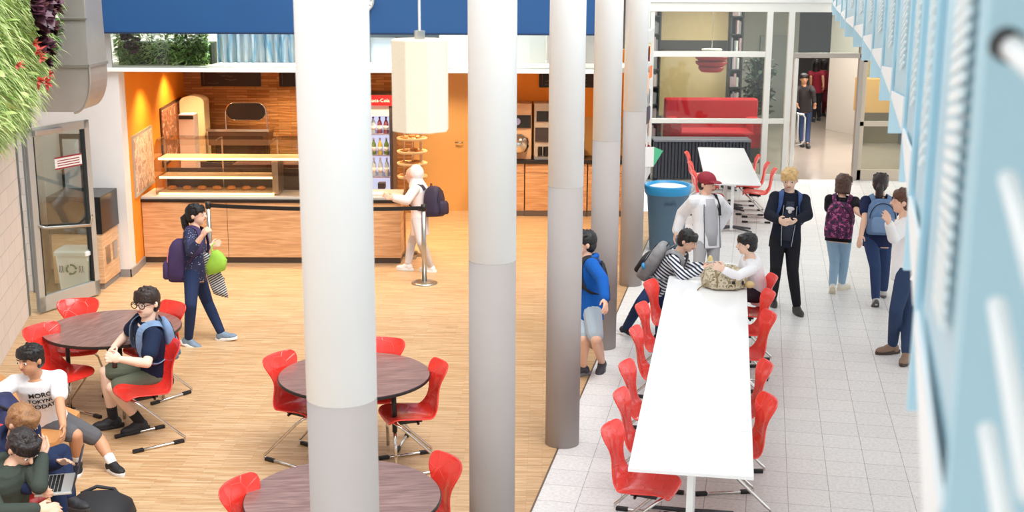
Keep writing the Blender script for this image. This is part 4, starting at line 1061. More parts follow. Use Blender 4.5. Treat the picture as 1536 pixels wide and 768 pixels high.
# ceiling spots and lit lamps beyond
for i, (x, y, l) in enumerate(((4.1, 26.8, 'small round downlight above the red sofa'), (6.6, 26.0, 'small round downlight in the corridor just beyond the open door'), (7.6, 31.0, 'small round downlight farther down the corridor'))):
    t = thing('downlight', l, 'light', (x, y, 3.36)); t['group'] = 'downlights beyond the glazed wall'
    MB().cyl((0, 0, .02), (0, 0, .06), .09, seg=20).build('housing', white, t)
    MB().cyl((0, 0, .0), (0, 0, .02), .075, seg=20).build('lit_disc', M('lit_disc', (255, 255, 250), .5, emis=(255, 250, 240), es=6), t)
t = thing('glass_display', 'low wooden display box behind the right glass door', 'cabinet', (8.2, 28.4, 0), world=True)
MB().bb((7.75, 28.3, .75), (8.9, 28.85, 1.5)).build('box', M('display_wood', (206, 160, 90), .5), t, bevel=.01)
MB().bb((7.8, 28.4, 0), (7.86, 28.8, .75)).bb((8.8, 28.4, 0), (8.86, 28.8, .75)).build('legs_frame', darkgrey, t)
# corridor doors far away
w = MB().bb((6.35, 32.9, 0), (7.15, 33.0, 2.2)); struct('door_6', w, M('far_door_grey', (150, 152, 152), .5))
# ================================================================== PEOPLE
UP = Vector((0, 0, 1))
def sphray(parent, L, px, py, side):
    r = ray(px, py); o = Vector((0, 0, CH)); oc = o-parent
    a = r.dot(r); b = 2*r.dot(oc); c = oc.dot(oc)-L*L; disc = b*b-4*a*c
    if disc < 0:
        t = -b/(2*a); q = o+r*t
        return parent+(q-parent).normalized()*L
    s = math.sqrt(disc); t = (-b-s)/(2*a) if side == 'n' else (-b+s)/(2*a)
    return o+r*t
skin_tones = {'light': (232, 186, 160), 'pale': (240, 204, 182), 'tan': (206, 152, 118), 'dark': (150, 100, 76)}
def person(lab, S, Y, pel, neck, head, face, body, arms, legs, skin='light', hair='short', hairc=(24, 20, 20),
           top=('tee', (30, 40, 70)), bottom=('long', (40, 56, 90)), shoe=((40, 40, 44), (230, 230, 230)), toes=None, vox=.0075, topmat=None, botmat=None, loose=.009, hem=-.22, socks=None, fat=1.0, grip=None):
    J = {}
    pelv = V(pel[0], pel[1], Y)
    if len(neck) == 2: neck = (neck[0], neck[1], 'n')
    nk = sphray(pelv, .295*S, *neck)
    f = Vector((body[0], body[1], 0)).normalized()
    spine = (nk-pelv).normalized()
    rt = f.cross(UP).normalized()                # right-hand side of the person
    rt = (rt-spine*rt.dot(spine)).normalized(); fw = spine.cross(rt)*-1
    fw = UP.cross(rt) if fw.length < .1 else fw
    if fw.dot(f) < 0: fw = -fw
    face = Vector(face).normalized()
    hd = sphray(nk, .105*S, *(head if len(head) == 3 else (head[0], head[1], 'n')))
    root = thing('person', lab, 'person', (pelv.x, pelv.y, 0), world=True)
    k = S
    sk = M('skin_'+skin, skin_tones[skin], .5, spec=.35)
    sh = {s: nk-spine*.03*k+rt*(.098*k*sg*fat) for s, sg in (('L', -1), ('R', 1))}
    hp = {s: pelv-spine*.01*k+rt*(.05*k*sg) for s, sg in (('L', -1), ('R', 1))}
    el, wr, kn, an = {}, {}, {}, {}
    for s in 'LR':
        e, w = arms[s]
        el[s] = sphray(sh[s], .168*k, *e); wr[s] = sphray(el[s], .145*k, *w)
        kk, a = legs[s]
        kn[s] = sphray(hp[s], .24*k, *kk)
        if a[2] == 'g': an[s] = P(a[0], a[1], .055*k)
        else: an[s] = sphray(kn[s], .225*k, *a)
    body_ = MB()
    # torso
    def tors(ex, t0=-.4, cut=1.0):
        L = (nk-pelv).length
        prof = [(-.40, .060, .050), (-.25, .088, .062), (-.05, .094, .066), (.18, .082, .06), (.38, .078, .057), (.62, .090, .064), (.82, .098, .062), (.93, .086, .052), (1.0, .048, .040)]
        out = []
        for t_, a_, b_ in prof:
            if t_ < t0-.02 or t_ > cut+.01: continue
            out.append((pelv+spine*(L*t_), rt, fw, (a_*fat+ex)*k, (b_*fat+ex)*k))
        return out
    body_.loft(tors(0, -.25), 20)
    for s in 'LR':
        body_.ell(sh[s], (.034*k,)*3, seg=12)
        body_.cap(nk-spine*.02*k, .034*k, sh[s], .03*k)
        body_.cap(sh[s], .031*k, el[s], .0235*k)
        mdp = el[s].lerp(wr[s], .3); body_.cap(el[s], .0235*k, mdp, .0245*k); body_.cap(mdp, .0245*k, wr[s], .0165*k)
        body_.cap(hp[s], .054*k, kn[s], .034*k)
        md = kn[s].lerp(an[s], .32)
        body_.cap(kn[s], .034*k, md, .035*k); body_.cap(md, .035*k, an[s], .021*k)
        # hand
        d = (wr[s]-el[s]).normalized()
        inward = (fw*.6+(rt*(-1 if s == 'R' else 1))*.8)
        nrm_ = (inward-d*inward.dot(d)).normalized(); sd = d.cross(nrm_).normalized()
        hm = Matrix((sd, nrm_, d)).transposed()
        pc = wr[s]+d*.026*k
        body_.ell(pc, (.024*k, .0115*k, .032*k), hm, 12)
        curl = .5 if grip is None or s not in grip else 1.25
        for q in range(4):
            b0 = pc+sd*((q-1.5)*.0125*k)+d*.022*k; ln = (.026, .030, .028, .021)[q]*k
            d1 = (d*math.cos(curl*.5)+nrm_*math.sin(curl*.5)+sd*((q-1.5)*.12)).normalized(); m1 = b0+d1*ln
            d2 = (d*math.cos(curl*1.5)+nrm_*math.sin(curl*1.5)).normalized(); m2 = m1+d2*ln*.8
            body_.cap(b0, .0062*k, m1, .0056*k, 8); body_.cap(m1, .0056*k, m2, .0048*k, 8)
        up_side = 1 if sd.z > 0 else -1
        tb = wr[s]+d*.012*k+sd*up_side*.018*k; t1 = tb+(d*.7+sd*up_side*.6+nrm_*.3).normalized()*.026*k; t2 = t1+(d*.9+nrm_*.5).normalized()*.02*k
        body_.cap(tb, .0085*k, t1, .0068*k, 8); body_.cap(t1, .0068*k, t2, .0056*k, 8)
    # head
    hr = face.cross(UP).normalized(); hu = hr.cross(face).normalized()
    hm = Matrix((hr, face, hu)).transposed(); kb = k; k = S*1.09
    body_.cap(nk-spine*.03*k, .034*k, hd-hu*.045*k-face*.012*k, .031*k)
    body_.ell(hd+hu*.012*k-face*.004*k, (.0475*k, .058*k, .055*k), hm, 18)
    body_.ell(hd-hu*.022*k+face*.012*k, (.037*k, .044*k, .045*k), hm, 16)
    body_.ell(hd-hu*.050*k+face*.034*k, (.017*k, .016*k, .013*k), hm, 10)
    body_.cap(hd+face*.054*k+hu*.006*k, .0055*k, hd+face*.064*k-hu*.014*k, .0085*k, 8)
    for sg in (-1, 1): body_.ell(hd+hr*(.049*k*sg)-face*.006*k-hu*.004*k, (.0065*k, .011*k, .0175*k), hm, 10)
    body_.build('body', sk, root, voxel=vox, sm=3)
    # face details
    ew = M('eye_dark', (34, 24, 22), .3); lip = M('lips', (176, 96, 88), .5)
    for sg in (-1, 1):
        ec = hd+hr*(.0205*k*sg)+face*.0545*k+hu*.004*k
        MB().ell(ec, (.0085*k, .004*k, .0048*k), hm, 10).build('eye', M('eye_white', (236, 230, 226), .3), root, smooth=True)
        MB().ell(ec+face*.002*k, (.0045*k, .0035*k, .0045*k), hm, 8).build('iris', ew, root, smooth=True)
        MB().cap(ec+hu*.0125*k-hr*sg*.008*k+face*.001*k, .0022*k, ec+hu*.0135*k+hr*sg*.009*k-face*.003*k, .0018*k, 6).build('eyebrow', M('brow_%d%d%d' % hairc, hairc, .8), root, smooth=True)
    MB().ell(hd+face*.0545*k-hu*.030*k, (.0145*k, .005*k, .0042*k), hm, 10).build('mouth', lip, root, smooth=True)
    # hair
    hmat = M('hair_%d%d%d' % hairc, hairc, .42, var=.25, vs=30, bump=.8, bs=70)
    h = MB()
    if hair != 'hijab' and hair != 'none':
        h.ell(hd+hu*.022*k-face*.012*k, (.0545*k, .062*k, .056*k), hm, 18)
        h.ell(hd-hu*.008*k-face*.026*k, (.049*k, .043*k, .050*k), hm, 16)
        rnd = random.Random(int(pel[0]))
        for q in range(11 if hair != 'flat' else 0):                       # fringe tufts
            a_ = -1.0+2.0*q/10
            b0 = hd+hr*(math.sin(a_)*.046*k)+face*(math.cos(a_)*.043*k)+hu*.05*k
            b1 = hd+hr*(math.sin(a_*1.08)*.054*k)+face*(math.cos(a_)*.058*k-.002*k)+hu*(.026 if hair != 'fringe' else .016)*k+hu*rnd.uniform(-.006, .006)*k
            h.cap(b0, .013*k, b1, .0055*k, 8)
        for q in range(16 if hair != 'flat' else 0):                       # crown tufts
            a_ = rnd.uniform(0, 2*PI); e_ = rnd.uniform(.3, 1.2)
            v = (hr*math.cos(a_)+face*math.sin(a_))*math.cos(e_)+hu*math.sin(e_)
            b0 = hd+hu*.022*k-face*.01*k+Vector(v)*.048*k
            h.cap(b0, .016*k, b0+v*.012*k+hu*-.004*k, .007*k, 8)
        if hair in ('bob', 'long'):
            dl = .06 if hair == 'bob' else .15
            for q in range(13):
                a_ = R(75)+R(210)*q/12+R(0)
                v = hr*math.cos(a_-R(0))+face*-abs(math.sin(a_))
                v = hr*math.cos(R(-20)+R(220)*q/12)-face*math.sin(R(-20)+R(220)*q/12)
                h.cap(hd+v*.045*k+hu*.01*k, .017*k, hd+v*.05*k-hu*(dl)*k, .012*k, 8)
        if hair == 'pony':
            pts = [hd-face*.055*k+hu*.01*k, hd-face*.085*k-hu*.02*k, hd-face*.08*k-hu*.08*k, hd-face*.07*k-hu*.13*k]
            h.tube(pts, [.016*k, .026*k, .024*k, .008*k], 10)
        h.build('hair', hmat, root, voxel=vox*.9, sm=2)
    # clothes
    k = kb
    kind, colr = top[0], top[1]
    tmat = topmat or M('cloth_%d%d%d' % colr, colr, .85, bump=.4, bs=25, spec=.2)
    c = MB()
    ex = loose
    c.loft(tors(ex, hem if hem > -.4 else -.4, 1.0)[0:0] or [(pelv+spine*((nk-pelv).length*t_), rt, fw, (a_*fat+ex)*k, (b_*fat+ex)*k) for t_, a_, b_ in
           [(hem*1.0, .098, .070), (-.02, .096, .068), (.18, .088, .064), (.38, .084, .062), (.62, .093, .066), (.82, .100, .064), (.93, .088, .054), (.985, .052, .044)] if True], 20)
    for s in 'LR':
        c.ell(sh[s], ((.036+ex)*k,)*3, seg=12)
        c.cap(nk-spine*.02*k, (.034+ex*.5)*k, sh[s], (.032+ex)*k)
        if kind == 'tee':
            e = sh[s].lerp(el[s], .62); c.cap(sh[s], (.034+ex)*k, e, (.034+ex)*k)
        else:
            c.cap(sh[s], (.032+ex)*k, el[s], (.026+ex)*k); c.cap(el[s], (.026+ex)*k, wr[s].lerp(el[s], .08 if kind != 'three' else .5), (.021+ex*.8)*k)
    if kind == 'hood':
        c.tube([nk-spine*.0*k+rt*(.055*k*math.cos(a_))+fw*(.05*k*math.sin(a_)-.012*k)+spine*(.01-.018*math.sin(a_))*k for a_ in [2*PI*q/12 for q in range(12)]], .018*k, 8, True)
        c.ell(nk-fw*.055*k-spine*.02*k, (.05*k, .03*k, .045*k), Matrix((rt, fw, spine)).transposed(), 12)
    o_top = c.build({'tee': 't_shirt', 'long': 'long_sleeve_top', 'hood': 'hoodie', 'three': 'long_sleeve_top'}[kind], tmat, root, voxel=vox, sm=5)
    bk, bcl = bottom
    bmat = botmat or M('cloth_%d%d%d' % bcl, bcl, .85, bump=.4, bs=25, spec=.2)
    c = MB()
    hr0 = .060
    c.loft([(pelv+spine*((nk-pelv).length*t_), rt, fw, a_*fat*k, b_*fat*k) for t_, a_, b_ in ((-.28, .075, .058), (-.12, .097, .070), (.04, .095, .068))], 20)
    for s in 'LR':
        if bk == 'shorts':
            e = hp[s].lerp(kn[s], .86); c.cap(hp[s], .060*k, e, .050*k)
        else:
            c.cap(hp[s], .059*k, kn[s], .041*k); md = kn[s].lerp(an[s], .35); c.cap(kn[s], .041*k, md, .039*k); c.cap(md, .039*k, an[s].lerp(kn[s], .06), .031*k)
    c.build('shorts' if bk == 'shorts' else 'trousers', bmat, root, voxel=vox, sm=4)
    um = M('shoe_%d%d%d' % shoe[0], shoe[0], .6, bump=.3); sm_ = M('sole_%d%d%d' % shoe[1], shoe[1], .6)
    for s in 'LR':
        td = tuple((toes or {}).get(s, body)); td = Vector(td if len(td) == 3 else td+(0,)).normalized(); a = an[s]
        rtd = td.cross(UP).normalized(); upd = rtd.cross(td).normalized(); fm = Matrix((rtd, td, upd)).transposed()
        c = MB()
        cc = a-upd*.024*k
        c.ell(cc-td*.012*k, (.028*k, .032*k, .034*k), fm, 12); c.ell(cc+td*.05*k-upd*.006*k, (.030*k, .062*k, .022*k), fm, 14); c.cap(a-upd*.01*k, .027*k, cc+td*.04*k, .024*k, 10)
        sh_ = c.build('shoe', um, root, voxel=vox*.9, sm=3)
        base = cc-upd*.03*k+td*.028*k
        def outl(z, g): return [base+upd*z+rtd*((.029+g)*k*math.cos(q*PI/12)*(1 if math.sin(q*PI/12) > 0 else .88))+td*((.082+g)*k*math.sin(q*PI/12)) for q in range(24)]
        so = MB().rings([outl(0, 0), outl(.012*k, .002), outl(.02*k, .0)]).build('sole', sm_, sh_, off=root.location, smooth=False)
        # laces
        mb = MB()
        for q in range(3):
            pz = cc+td*(.022+q*.014)*k+upd*(.022-q*.005)*k
            mb.cap(pz-rtd*.014*k, .0022*k, pz+rtd*.014*k, .0022*k, 6)
        mb.build('laces', sm_, sh_, off=root.location)
        if socks:
            MB().cap(a, .026*k, a.lerp(kn[s], .22), .028*k).build('sock', M('sock_%d%d%d' % socks, socks, .8), root, smooth=True)
    J = dict(root=root, nk=nk, pelv=pelv, hd=hd, sh=sh, el=el, wr=wr, kn=kn, an=an, rt=rt, fw=fw, sp=spine, hr=hr, hu=hu, face=face, k=k, hp=hp, top=o_top)
    return J
def backpack(J, lab, w=.3, h=.42, d=.17, mat=None, mat2=None, name='backpack', sling=False, drop=.0, shift=0, straps=True, piping=None, pull=0.0):
    k = J['k']; sp, rt, fw, nk = J['sp'], J['rt'], J['fw'], J['nk']
    c = nk-sp*(h/2+.01+drop)-fw*(.062*k+d/2+pull)+rt*shift
    m = Matrix((rt, fw, sp)).transposed()
    bt = c-sp*h/2
    t = thing(name, lab, 'backpack', (bt.x, bt.y, bt.z), world=True)
    MB().loft([(c+sp*(h*(q-.5))+fw*0, rt, fw, w/2*a, d/2*b) for q, a, b in ((0, .80, .75), (.03, .94, .92), (.2, 1, 1), (.55, .98, .98), (.8, .88, .85), (.93, .68, .62), (1, .35, .3))], 28, .62).build('bag_body', mat, t, smooth=True)
    MB().loft([(c+sp*(h*(q-.5))-fw*(d*.5), rt, fw, w/2*a*.78, d*.22*b) for q, a, b in ((.06, .8, .7), (.1, .98, 1), (.4, 1, 1), (.5, .8, .6))], 24, .6).build('front_pocket', mat2 or mat, t, smooth=True)
    pm = piping or M('zip_black', (24, 24, 28), .5)
    pts = [c+sp*(h*(.05+.42*math.sin(R(q*15))) - h*.1)+rt*(w*.44*math.cos(R(q*15)))-fw*(d*.40-.0) for q in range(13)]
    MB().tube(pts, .005, 6).build('zip', pm, t)
    hp_ = c+sp*h*.5
    MB().tube([hp_+rt*.03+fw*.03, hp_+rt*.025+fw*.03+sp*.03, hp_-rt*.025+fw*.03+sp*.03, hp_-rt*.03+fw*.03], .006, 6).build('grab_handle', pm, t)
    if straps:
        for s, sg in (('L', -1), ('R', 1)):
            if sling and s != sling: continue
            S0 = J['sh'][s]; ins = S0+rt*(-sg*.035*k)
            p = [c+sp*h*.38+rt*(sg*w*.22)+fw*d*.4, ins+sp*.036*k-fw*.055*k, ins+sp*.056*k, ins+sp*.035*k+fw*.056*k, ins-sp*.06*k+fw*.076*k+rt*sg*.006*k, ins-sp*.13*k+fw*.066*k+rt*sg*.034*k, ins-sp*.17*k+fw*.01*k+rt*sg*.045*k, c-sp*h*.32+rt*(sg*w*.38)+fw*d*.3]
            # widen: flat band of two parallel tubes merged
            q0 = []
            for i in range(len(p)-1):
                for j in range(4): q0.append(p[i].lerp(p[i+1], j/4))
            q0.append(p[-1])
            for _ in range(3): q0 = [q0[0]]+[(q0[i-1]+q0[i]*2+q0[i+1])/4 for i in range(1, len(q0)-1)]+[q0[-1]]
            rs_ = []
            for i, q in enumerate(q0):
                dd = (q0[min(i+1, len(q0)-1)]-q0[max(i-1, 0)]).normalized()
                out = (q-(nk-sp*.09*k)); out = (out-dd*out.dot(dd)).normalized(); sd = dd.cross(out).normalized()
                wd = .0175*k*(1 if i < len(q0)*.7 else .5)
                rs_.append([q-sd*wd-out*.003, q+sd*wd-out*.003, q+sd*wd+out*.005, q-sd*wd+out*.005])
            MB().rings(rs_).build('strap', mat, t, smooth=False)
    return t, c
def vmat(n, c, **k): return M(n, c, **k)
# 1 girl in headscarf at the counter
J = person('girl in white headscarf and pale pink hoodie reaching to the counter', 1.48, 16.25, (629, 330), (626, 279), (617, 262), (-1, .1, -.12), (-1, .25),
    {'L': ((609, 303, 'n'), (590, 299, 'n')), 'R': ((609, 301, 'f'), (588, 297, 'f'))},
    {'L': ((632, 366, 'n'), (646, 400, 'g')), 'R': ((617, 366, 'f'), (612, 398, 'g'))}, skin='light', hair='hijab', top=('long', (240, 222, 216)), bottom=('long', (206, 196, 194)),
    shoe=((240, 236, 234), (246, 246, 246)), hem=-.48, loose=.014, fat=.92)
k = J['k']*1.06; hd = J['hd']; m_ = Matrix((J['hr'], J['face'], J['hu'])).transposed()
mb = MB().ell(hd+J['hu']*.016*k-J['face']*.034*k, (.063*k, .062*k, .07*k), m_, 18).cap(hd-J['hu']*.04*k-J['face']*.02*k, .055*k, J['nk']-J['sp']*.03*k, .085*k).ell(J['nk']-J['sp']*.05*k, (.10*k, .075*k, .06*k), Matrix((J['rt'], J['fw'], J['sp'])).transposed(), 16)
mb.build('headscarf', M('scarf_white', (244, 240, 238), .8, bump=.4, bs=20), J['root'], voxel=.009, sm=3)
backpack(J, 'dark purple school backpack with turquoise patch on the girl in the headscarf', .32, .40, .24, vmat('plum_nylon', (50, 38, 62), rough=.7, var=.1), None)
b_, c_ = bpy.data.objects[[o.name for o in bpy.data.objects if o.name.startswith('backpack')][-1]], None
# 2 walking girl with purple backpack
J = person('girl in navy polka dot top and jeans walking right past the counter', 1.5, 12.95, (292, 412), (291, 340), (295, 318), (1, -.15, .05), (1, -.1),
    {'L': ((302, 378, 'f'), (318, 372, 'f')), 'R': ((286, 382, 'n'), (303, 358, 'n'))},
    {'L': ((312, 458, 'f'), (333, 503, 'g')), 'R': ((287, 462, 'n'), (284, 512, 'g'))}, skin='light', hair='pony', hairc=(20, 16, 18),
    topmat=patches('polka_navy', [(0, (210, 214, 232)), (.16, (36, 40, 74))], 42, kind='vor'), top=('three', (36, 40, 74)), bottom=('long', (38, 50, 82)), shoe=((120, 140, 160), (244, 244, 244)), toes={'L': (1, -.1, .12), 'R': (1, -.1, -.35)}, grip='R')
pm = M('pink_piping', (196, 110, 120), .6)
backpack(J, 'purple school backpack with pink piping on the girl walking past the counter', .34, .46, .24, vmat('purple_nylon', (60, 40, 84), rough=.7, var=.15), vmat('purple_pocket', (70, 48, 96), rough=.7), piping=pm, pull=-.06, drop=.08, shift=-.03)
p = V(322, 398, 12.75)
t = thing('shopping_bag', 'lime green cloth bag hanging from the arm of the walking girl', 'bag', (p.x, p.y, p.z-.1), world=True)
MB().loft([(p+Vector((0.01*q, 0, z)), Vector((1, 0, .25)).normalized(), Vector((0, 1, 0)), rx, ry) for q, z, rx, ry in ((0, -.11, .05, .04), (1, -.10, .10, .06), (2, 0, .115, .065), (2, .08, .07, .05), (1, .13, .03, .03))], 24, .8).build('bag_body', M('lime_cloth', (150, 196, 66), .7, var=.1, bump=.4, bs=20), t, smooth=True)
MB().tube([p+Vector((-.02, 0, .12)), p+Vector((-.03, .03, .17)), p+Vector((0, .06, .2))], .008, 6).build('handle', M('lime_cloth', (0, 0, 0)), t)
p = V(320, 425, 12.78)
mb = MB(); rs_ = []
for i in range(9):
    f_ = i/8; c_ = V(312+f_*20, 385+f_*62, 12.8); wd = .05+.045*math.sin(f_*2.4)
    rs_.append((c_, Vector((1, 0, -.3)).normalized(), Vector((0, 1, 0)), wd, .03))
mb.loft(rs_, 20, .9)
t = tag(mb.build('jacket', stripes('grey_stripes', (60, 60, 66), (200, 200, 200), (0, R(30), 0), 14, .5), smooth=True), 'grey striped jacket hanging over the arm of the walking girl', 'jacket')
# 3 boy with glasses
J = person('boy with round glasses, navy t-shirt and olive shorts seated at the left table', 1.64, 10.36, (236, 562), (220, 489, 'n'), (221, 459, 'n'), (-.42, -.95, -.02), (-.86, -.52),
    {'L': ((222, 550, 'n'), (182, 544, 'n')), 'R': ((190, 508, 'f'), (172, 526, 'n'))},
    {'L': ((168, 588, 'n'), (212, 637, 'g')), 'R': ((140, 565, 'n'), (172, 632, 'g'))}, skin='pale', hair='fringe', hairc=(44, 30, 26),
    top=('tee', (28, 40, 66)), bottom=('shorts', (98, 104, 88)), shoe=((40, 40, 46), (36, 36, 40)), toes={'L': (-.8, -.75, 0), 'R': (-1, -.45, 0)}, socks=(28, 28, 32), vox=.007, grip='LR')
k = J['k']*1.09; mb = MB()
for sg in (-1, 1):
    c_ = J['hd']+J['hr']*(.0225*k*sg)+J['face']*.064*k+J['hu']*.003*k
    mb.tube([c_+J['hr']*(.0165*k*math.cos(a_*PI/8))+J['hu']*(.0155*k*math.sin(a_*PI/8)) for a_ in range(16)], .0022*k, 6, True)
    mb.cap(c_+J['hr']*sg*.016*k, .0018*k, J['hd']+J['hr']*sg*.052*k-J['face']*.004*k+J['hu']*.004*k, .0018*k, 6)
k = J['k']*1.09
mb.cap(J['hd']+J['face']*.066*k-J['hr']*.007*k+J['hu']*.005*k, .0018*k, J['hd']+J['face']*.066*k+J['hr']*.007*k+J['hu']*.005*k, .0018*k, 6)
tag(mb.build('glasses', black), 'round black glasses on the boy at the left table', 'glasses')
backpack(J, 'light blue denim backpack on the seated boy with glasses', .26, .36, .10, vmat('denim_light', (116, 142, 176), rough=.85, var=.15, vs=20), None)
c_ = (J['wr']['L']+J['wr']['R'])/2+Vector((-.02, -.02, -.05))
t = thing('small_bottle', 'small dark bottle held in the hands of the boy with glasses', 'bottle', c_, world=True)
MB().cyl(c_+Vector((0, 0, -.07)), c_+Vector((0, 0, .02)), .022, .02).build('bottle_body', M('bottle_dark', (50, 48, 50), .3), t, smooth=True)
MB().cyl(c_+Vector((0, 0, .02)), c_+Vector((0, 0, .04)), .016).build('cap', black, t, smooth=True)
# 4 boy in printed white t-shirt
J = person('boy in white t-shirt with black lettering and grey shorts seated by the left wall', 1.5, 9.35, (72, 634), (55, 570, 'n'), (47, 546, 'n'), (-.42, -.95, -.12), (.22, -.98),
    {'L': ((92, 612, 'n'), (97, 645, 'n')), 'R': ((-8, 602, 'n'), (-30, 630, 'n'))},
    {'L': ((150, 664, 'f'), (170, 698, 'g')), 'R': ((116, 658, 'n'), (118, 697, 'g'))}, skin='tan', hair='short', hairc=(20, 17, 18),
    top=('tee', (238, 238, 242)), bottom=('shorts', (98, 98, 102)), shoe=((30, 30, 34), (236, 236, 236)), toes={'L': (.75, -.65, 0), 'R': (.3, -.95, 0)}, socks=(240, 240, 240), vox=.007, fat=1.08)
txc = M('print_black', (24, 24, 28), .6)
rt_, sp_ = -J['rt'], J['sp']
for j, (s_, sz) in enumerate((('MORO', .056), ('TOKYNG', .046), ('GODAY', .056))):
    c_ = J['nk']-J['sp']*(.10+j*.056)+J['fw']*.11-J['rt']*.026
    o = text_obj(s_, sz, 'shirt_lettering', txc, J['top'], facing(c_, rt_, sp_), depth=0, off=J['root'].location, bold=.0015)
    m_ = o.modifiers.new('w', 'SHRINKWRAP'); m_.target = J['top']; m_.wrap_method = 'PROJECT'; m_.use_project_x = m_.use_project_y = m_.use_project_z = False
    m_.wrap_method = 'NEAREST_SURFACEPOINT'; m_.wrap_mode = 'ABOVE_SURFACE'; m_.offset = .007
# 5 light-haired boy behind the laptop boy
J = person('light brown haired boy in navy bent over, sitting behind the boy with the laptop', 1.5, 7.95, (28, 720), (22, 668, 'n'), (36, 640, 'n'), (.8, -.4, -.55), (.9, -.35),
    {'L': ((60, 712, 'f'), (92, 700, 'n')), 'R': ((10, 730, 'n'), (50, 740, 'n'))},
    {'L': ((96, 684, 'f'), (108, 752, 'n')), 'R': ((80, 700, 'n'), (96, 775, 'n'))}, skin='light', hair='fringe', hairc=(150, 106, 68),
    top=('hood', (38, 46, 76)), bottom=('long', (36, 48, 78)), shoe=((40, 40, 46), (60, 60, 64)), vox=.008)
# 6 boy with laptop
J = person('dark haired boy in green hoodie resting his forehead on his hand over a laptop', 1.52, 7.45, (12, 792), (14, 712, 'n'), (44, 668, 'n'), (.72, -.50, -.62), (.85, -.5),
    {'L': ((62, 735, 'n'), (66, 690, 'f')), 'R': ((0, 775, 'n'), (60, 770, 'n'))},
    {'L': ((88, 772, 'f'), (96, 850, 'n')), 'R': ((60, 800, 'n'), (80, 870, 'n'))}, skin='light', hair='fringe', hairc=(36, 28, 28),
    top=('hood', (64, 72, 66)), bottom=('long', (40, 42, 50)), shoe=((40, 40, 46), (60, 60, 64)), vox=.007, fat=1.05)
p = V(86, 733, 7.45)
u = Vector((.97, .25, 0)).normalized(); v = Vector((-.25, .97, 0))
t = thing('laptop', 'silver laptop with black keys open on the lap of the boy in the green hoodie', 'laptop', p, world=True)
mm = Matrix((v, -u, Vector((0, 0, 1)))).transposed()
MB().box(p, (.32, .22, .016), mat=mm).build('keyboard_base', M('laptop_silver', (204, 206, 208), .3, .5), t, bevel=.004)
mb = MB()
for r_ in range(5):
    for c2 in range(12):
        q = p+v*((c2-5.5)*.0235)-u*((r_-2.4)*.023+.02)+Vector((0, 0, .0095)); mb.box(q, (.0195, .019, .003), mat=mm)
mb.build('keys', black, t)
hz = p+u*.112; up_ = (Vector((0, 0, 1))*.95+u*.3).normalized(); mm2 = Matrix((v, up_.cross(v) if False else v.cross(up_), up_)).transposed()
sc_ = MB().box(hz+up_*.105, (.32, .008, .21), mat=mm2).build('screen', M('laptop_lid', (70, 72, 78), .3, .5), t, bevel=.003)
MB().box(hz+up_*.105-u*.006, (.30, .002, .19), mat=mm2).build('display', M('display_dark', (30, 34, 44), .2), sc_, off=t.location)
# 7 blue hoodie boy
J = person('boy in bright blue hoodie and pale shorts stepping out from behind the third column', 1.6, 11.95, (885, 462), (879, 366, 'n'), (874, 345, 'n'), (-1, -.2, 0), (-1, -.25),
    {'L': ((904, 418, 'n'), (908, 448, 'n')), 'R': ((872, 424, 'f'), (862, 450, 'f'))},
    {'L': ((895, 508, 'n'), (904, 542, 'g')), 'R': ((877, 508, 'n'), (876, 549, 'g'))}, skin='light', hair='short', hairc=(22, 20, 22),
    top=('hood', (24, 92, 178)), bottom=('shorts', (178, 190, 200)), shoe=((56, 56, 64), (120, 120, 124)), toes={'L': (-.3, -1, -.35), 'R': (-1, -.4, 0)}, vox=.007, loose=.012, hem=-.24)
backpack(J, 'thin black backpack on the boy in the blue hoodie', .24, .42, .08, vmat('black_nylon', (30, 30, 34), rough=.7), None)
bpy.context.view_layer.update()
for j, (c3, hh_) in enumerate((((206, 70, 90), .012), ((240, 240, 240), .014))):
    q = J['nk']-J['sp']*(.15+j*.028)*J['k']+J['fw']*.082*J['k']
    MB().box(q, (.15*J['k'], .012, hh_), mat=Matrix((J['rt'], J['fw'], J['sp'])).transposed()).build('chest_stripe', M('cs%d' % j, c3, .7), J['top'], off=J['root'].location)
# 8 striped boy leaning on the table
J = person('boy in striped top leaning over the far table end', 1.5, 13.25, (988, 422), (1019, 377, 'n'), (1031, 359, 'n'), (.75, -.45, -.35), (.95, -.30),
    {'L': ((1030, 398, 'f'), (1052, 396, 'f')), 'R': ((1024, 412, 'n'), (1054, 402, 'n'))},
    {'L': ((992, 462, 'f'), (990, 500, 'g')), 'R': ((962, 452, 'n'), (940, 490, 'g'))}, skin='light', hair='short', hairc=(24, 20, 22),
    topmat=stripes('navy_white_stripes', (34, 42, 70), (234, 236, 240), (0, R(-35), 0), 9.5, .5), top=('long', (34, 42, 70)), bottom=('long', (38, 54, 92)), shoe=((28, 32, 46), (236, 236, 236)), toes={'R': (.9, -.3, -.35), 'L': (1, -.2, 0)}, vox=.007)
t, c_ = backpack(J, 'grey and black backpack with blue tag on the leaning boy', .32, .46, .17, vmat('grey_nylon', (150, 148, 150), rough=.7, var=.15, vs=18), vmat('black_nylon', (30, 30, 34)), pull=.0)
MB().ell(c_-J['fw']*.05+J['rt']*.17-J['sp']*.05, (.02, .05, .035), seg=12).build('blue_tag', M('tag_blue', (60, 160, 220), .5), t, smooth=True)
q = J['wr']['L']+Vector((.09, -.03, .06))
t = thing('sandwich', 'pale wrapped sandwich held by the leaning boy', 'food', q, world=True)
MB().ell(q, (.03, .03, .065), seg=14).build('bread_roll', M('sandwich_bread', (240, 220, 150), .7, var=.1), t, smooth=True)
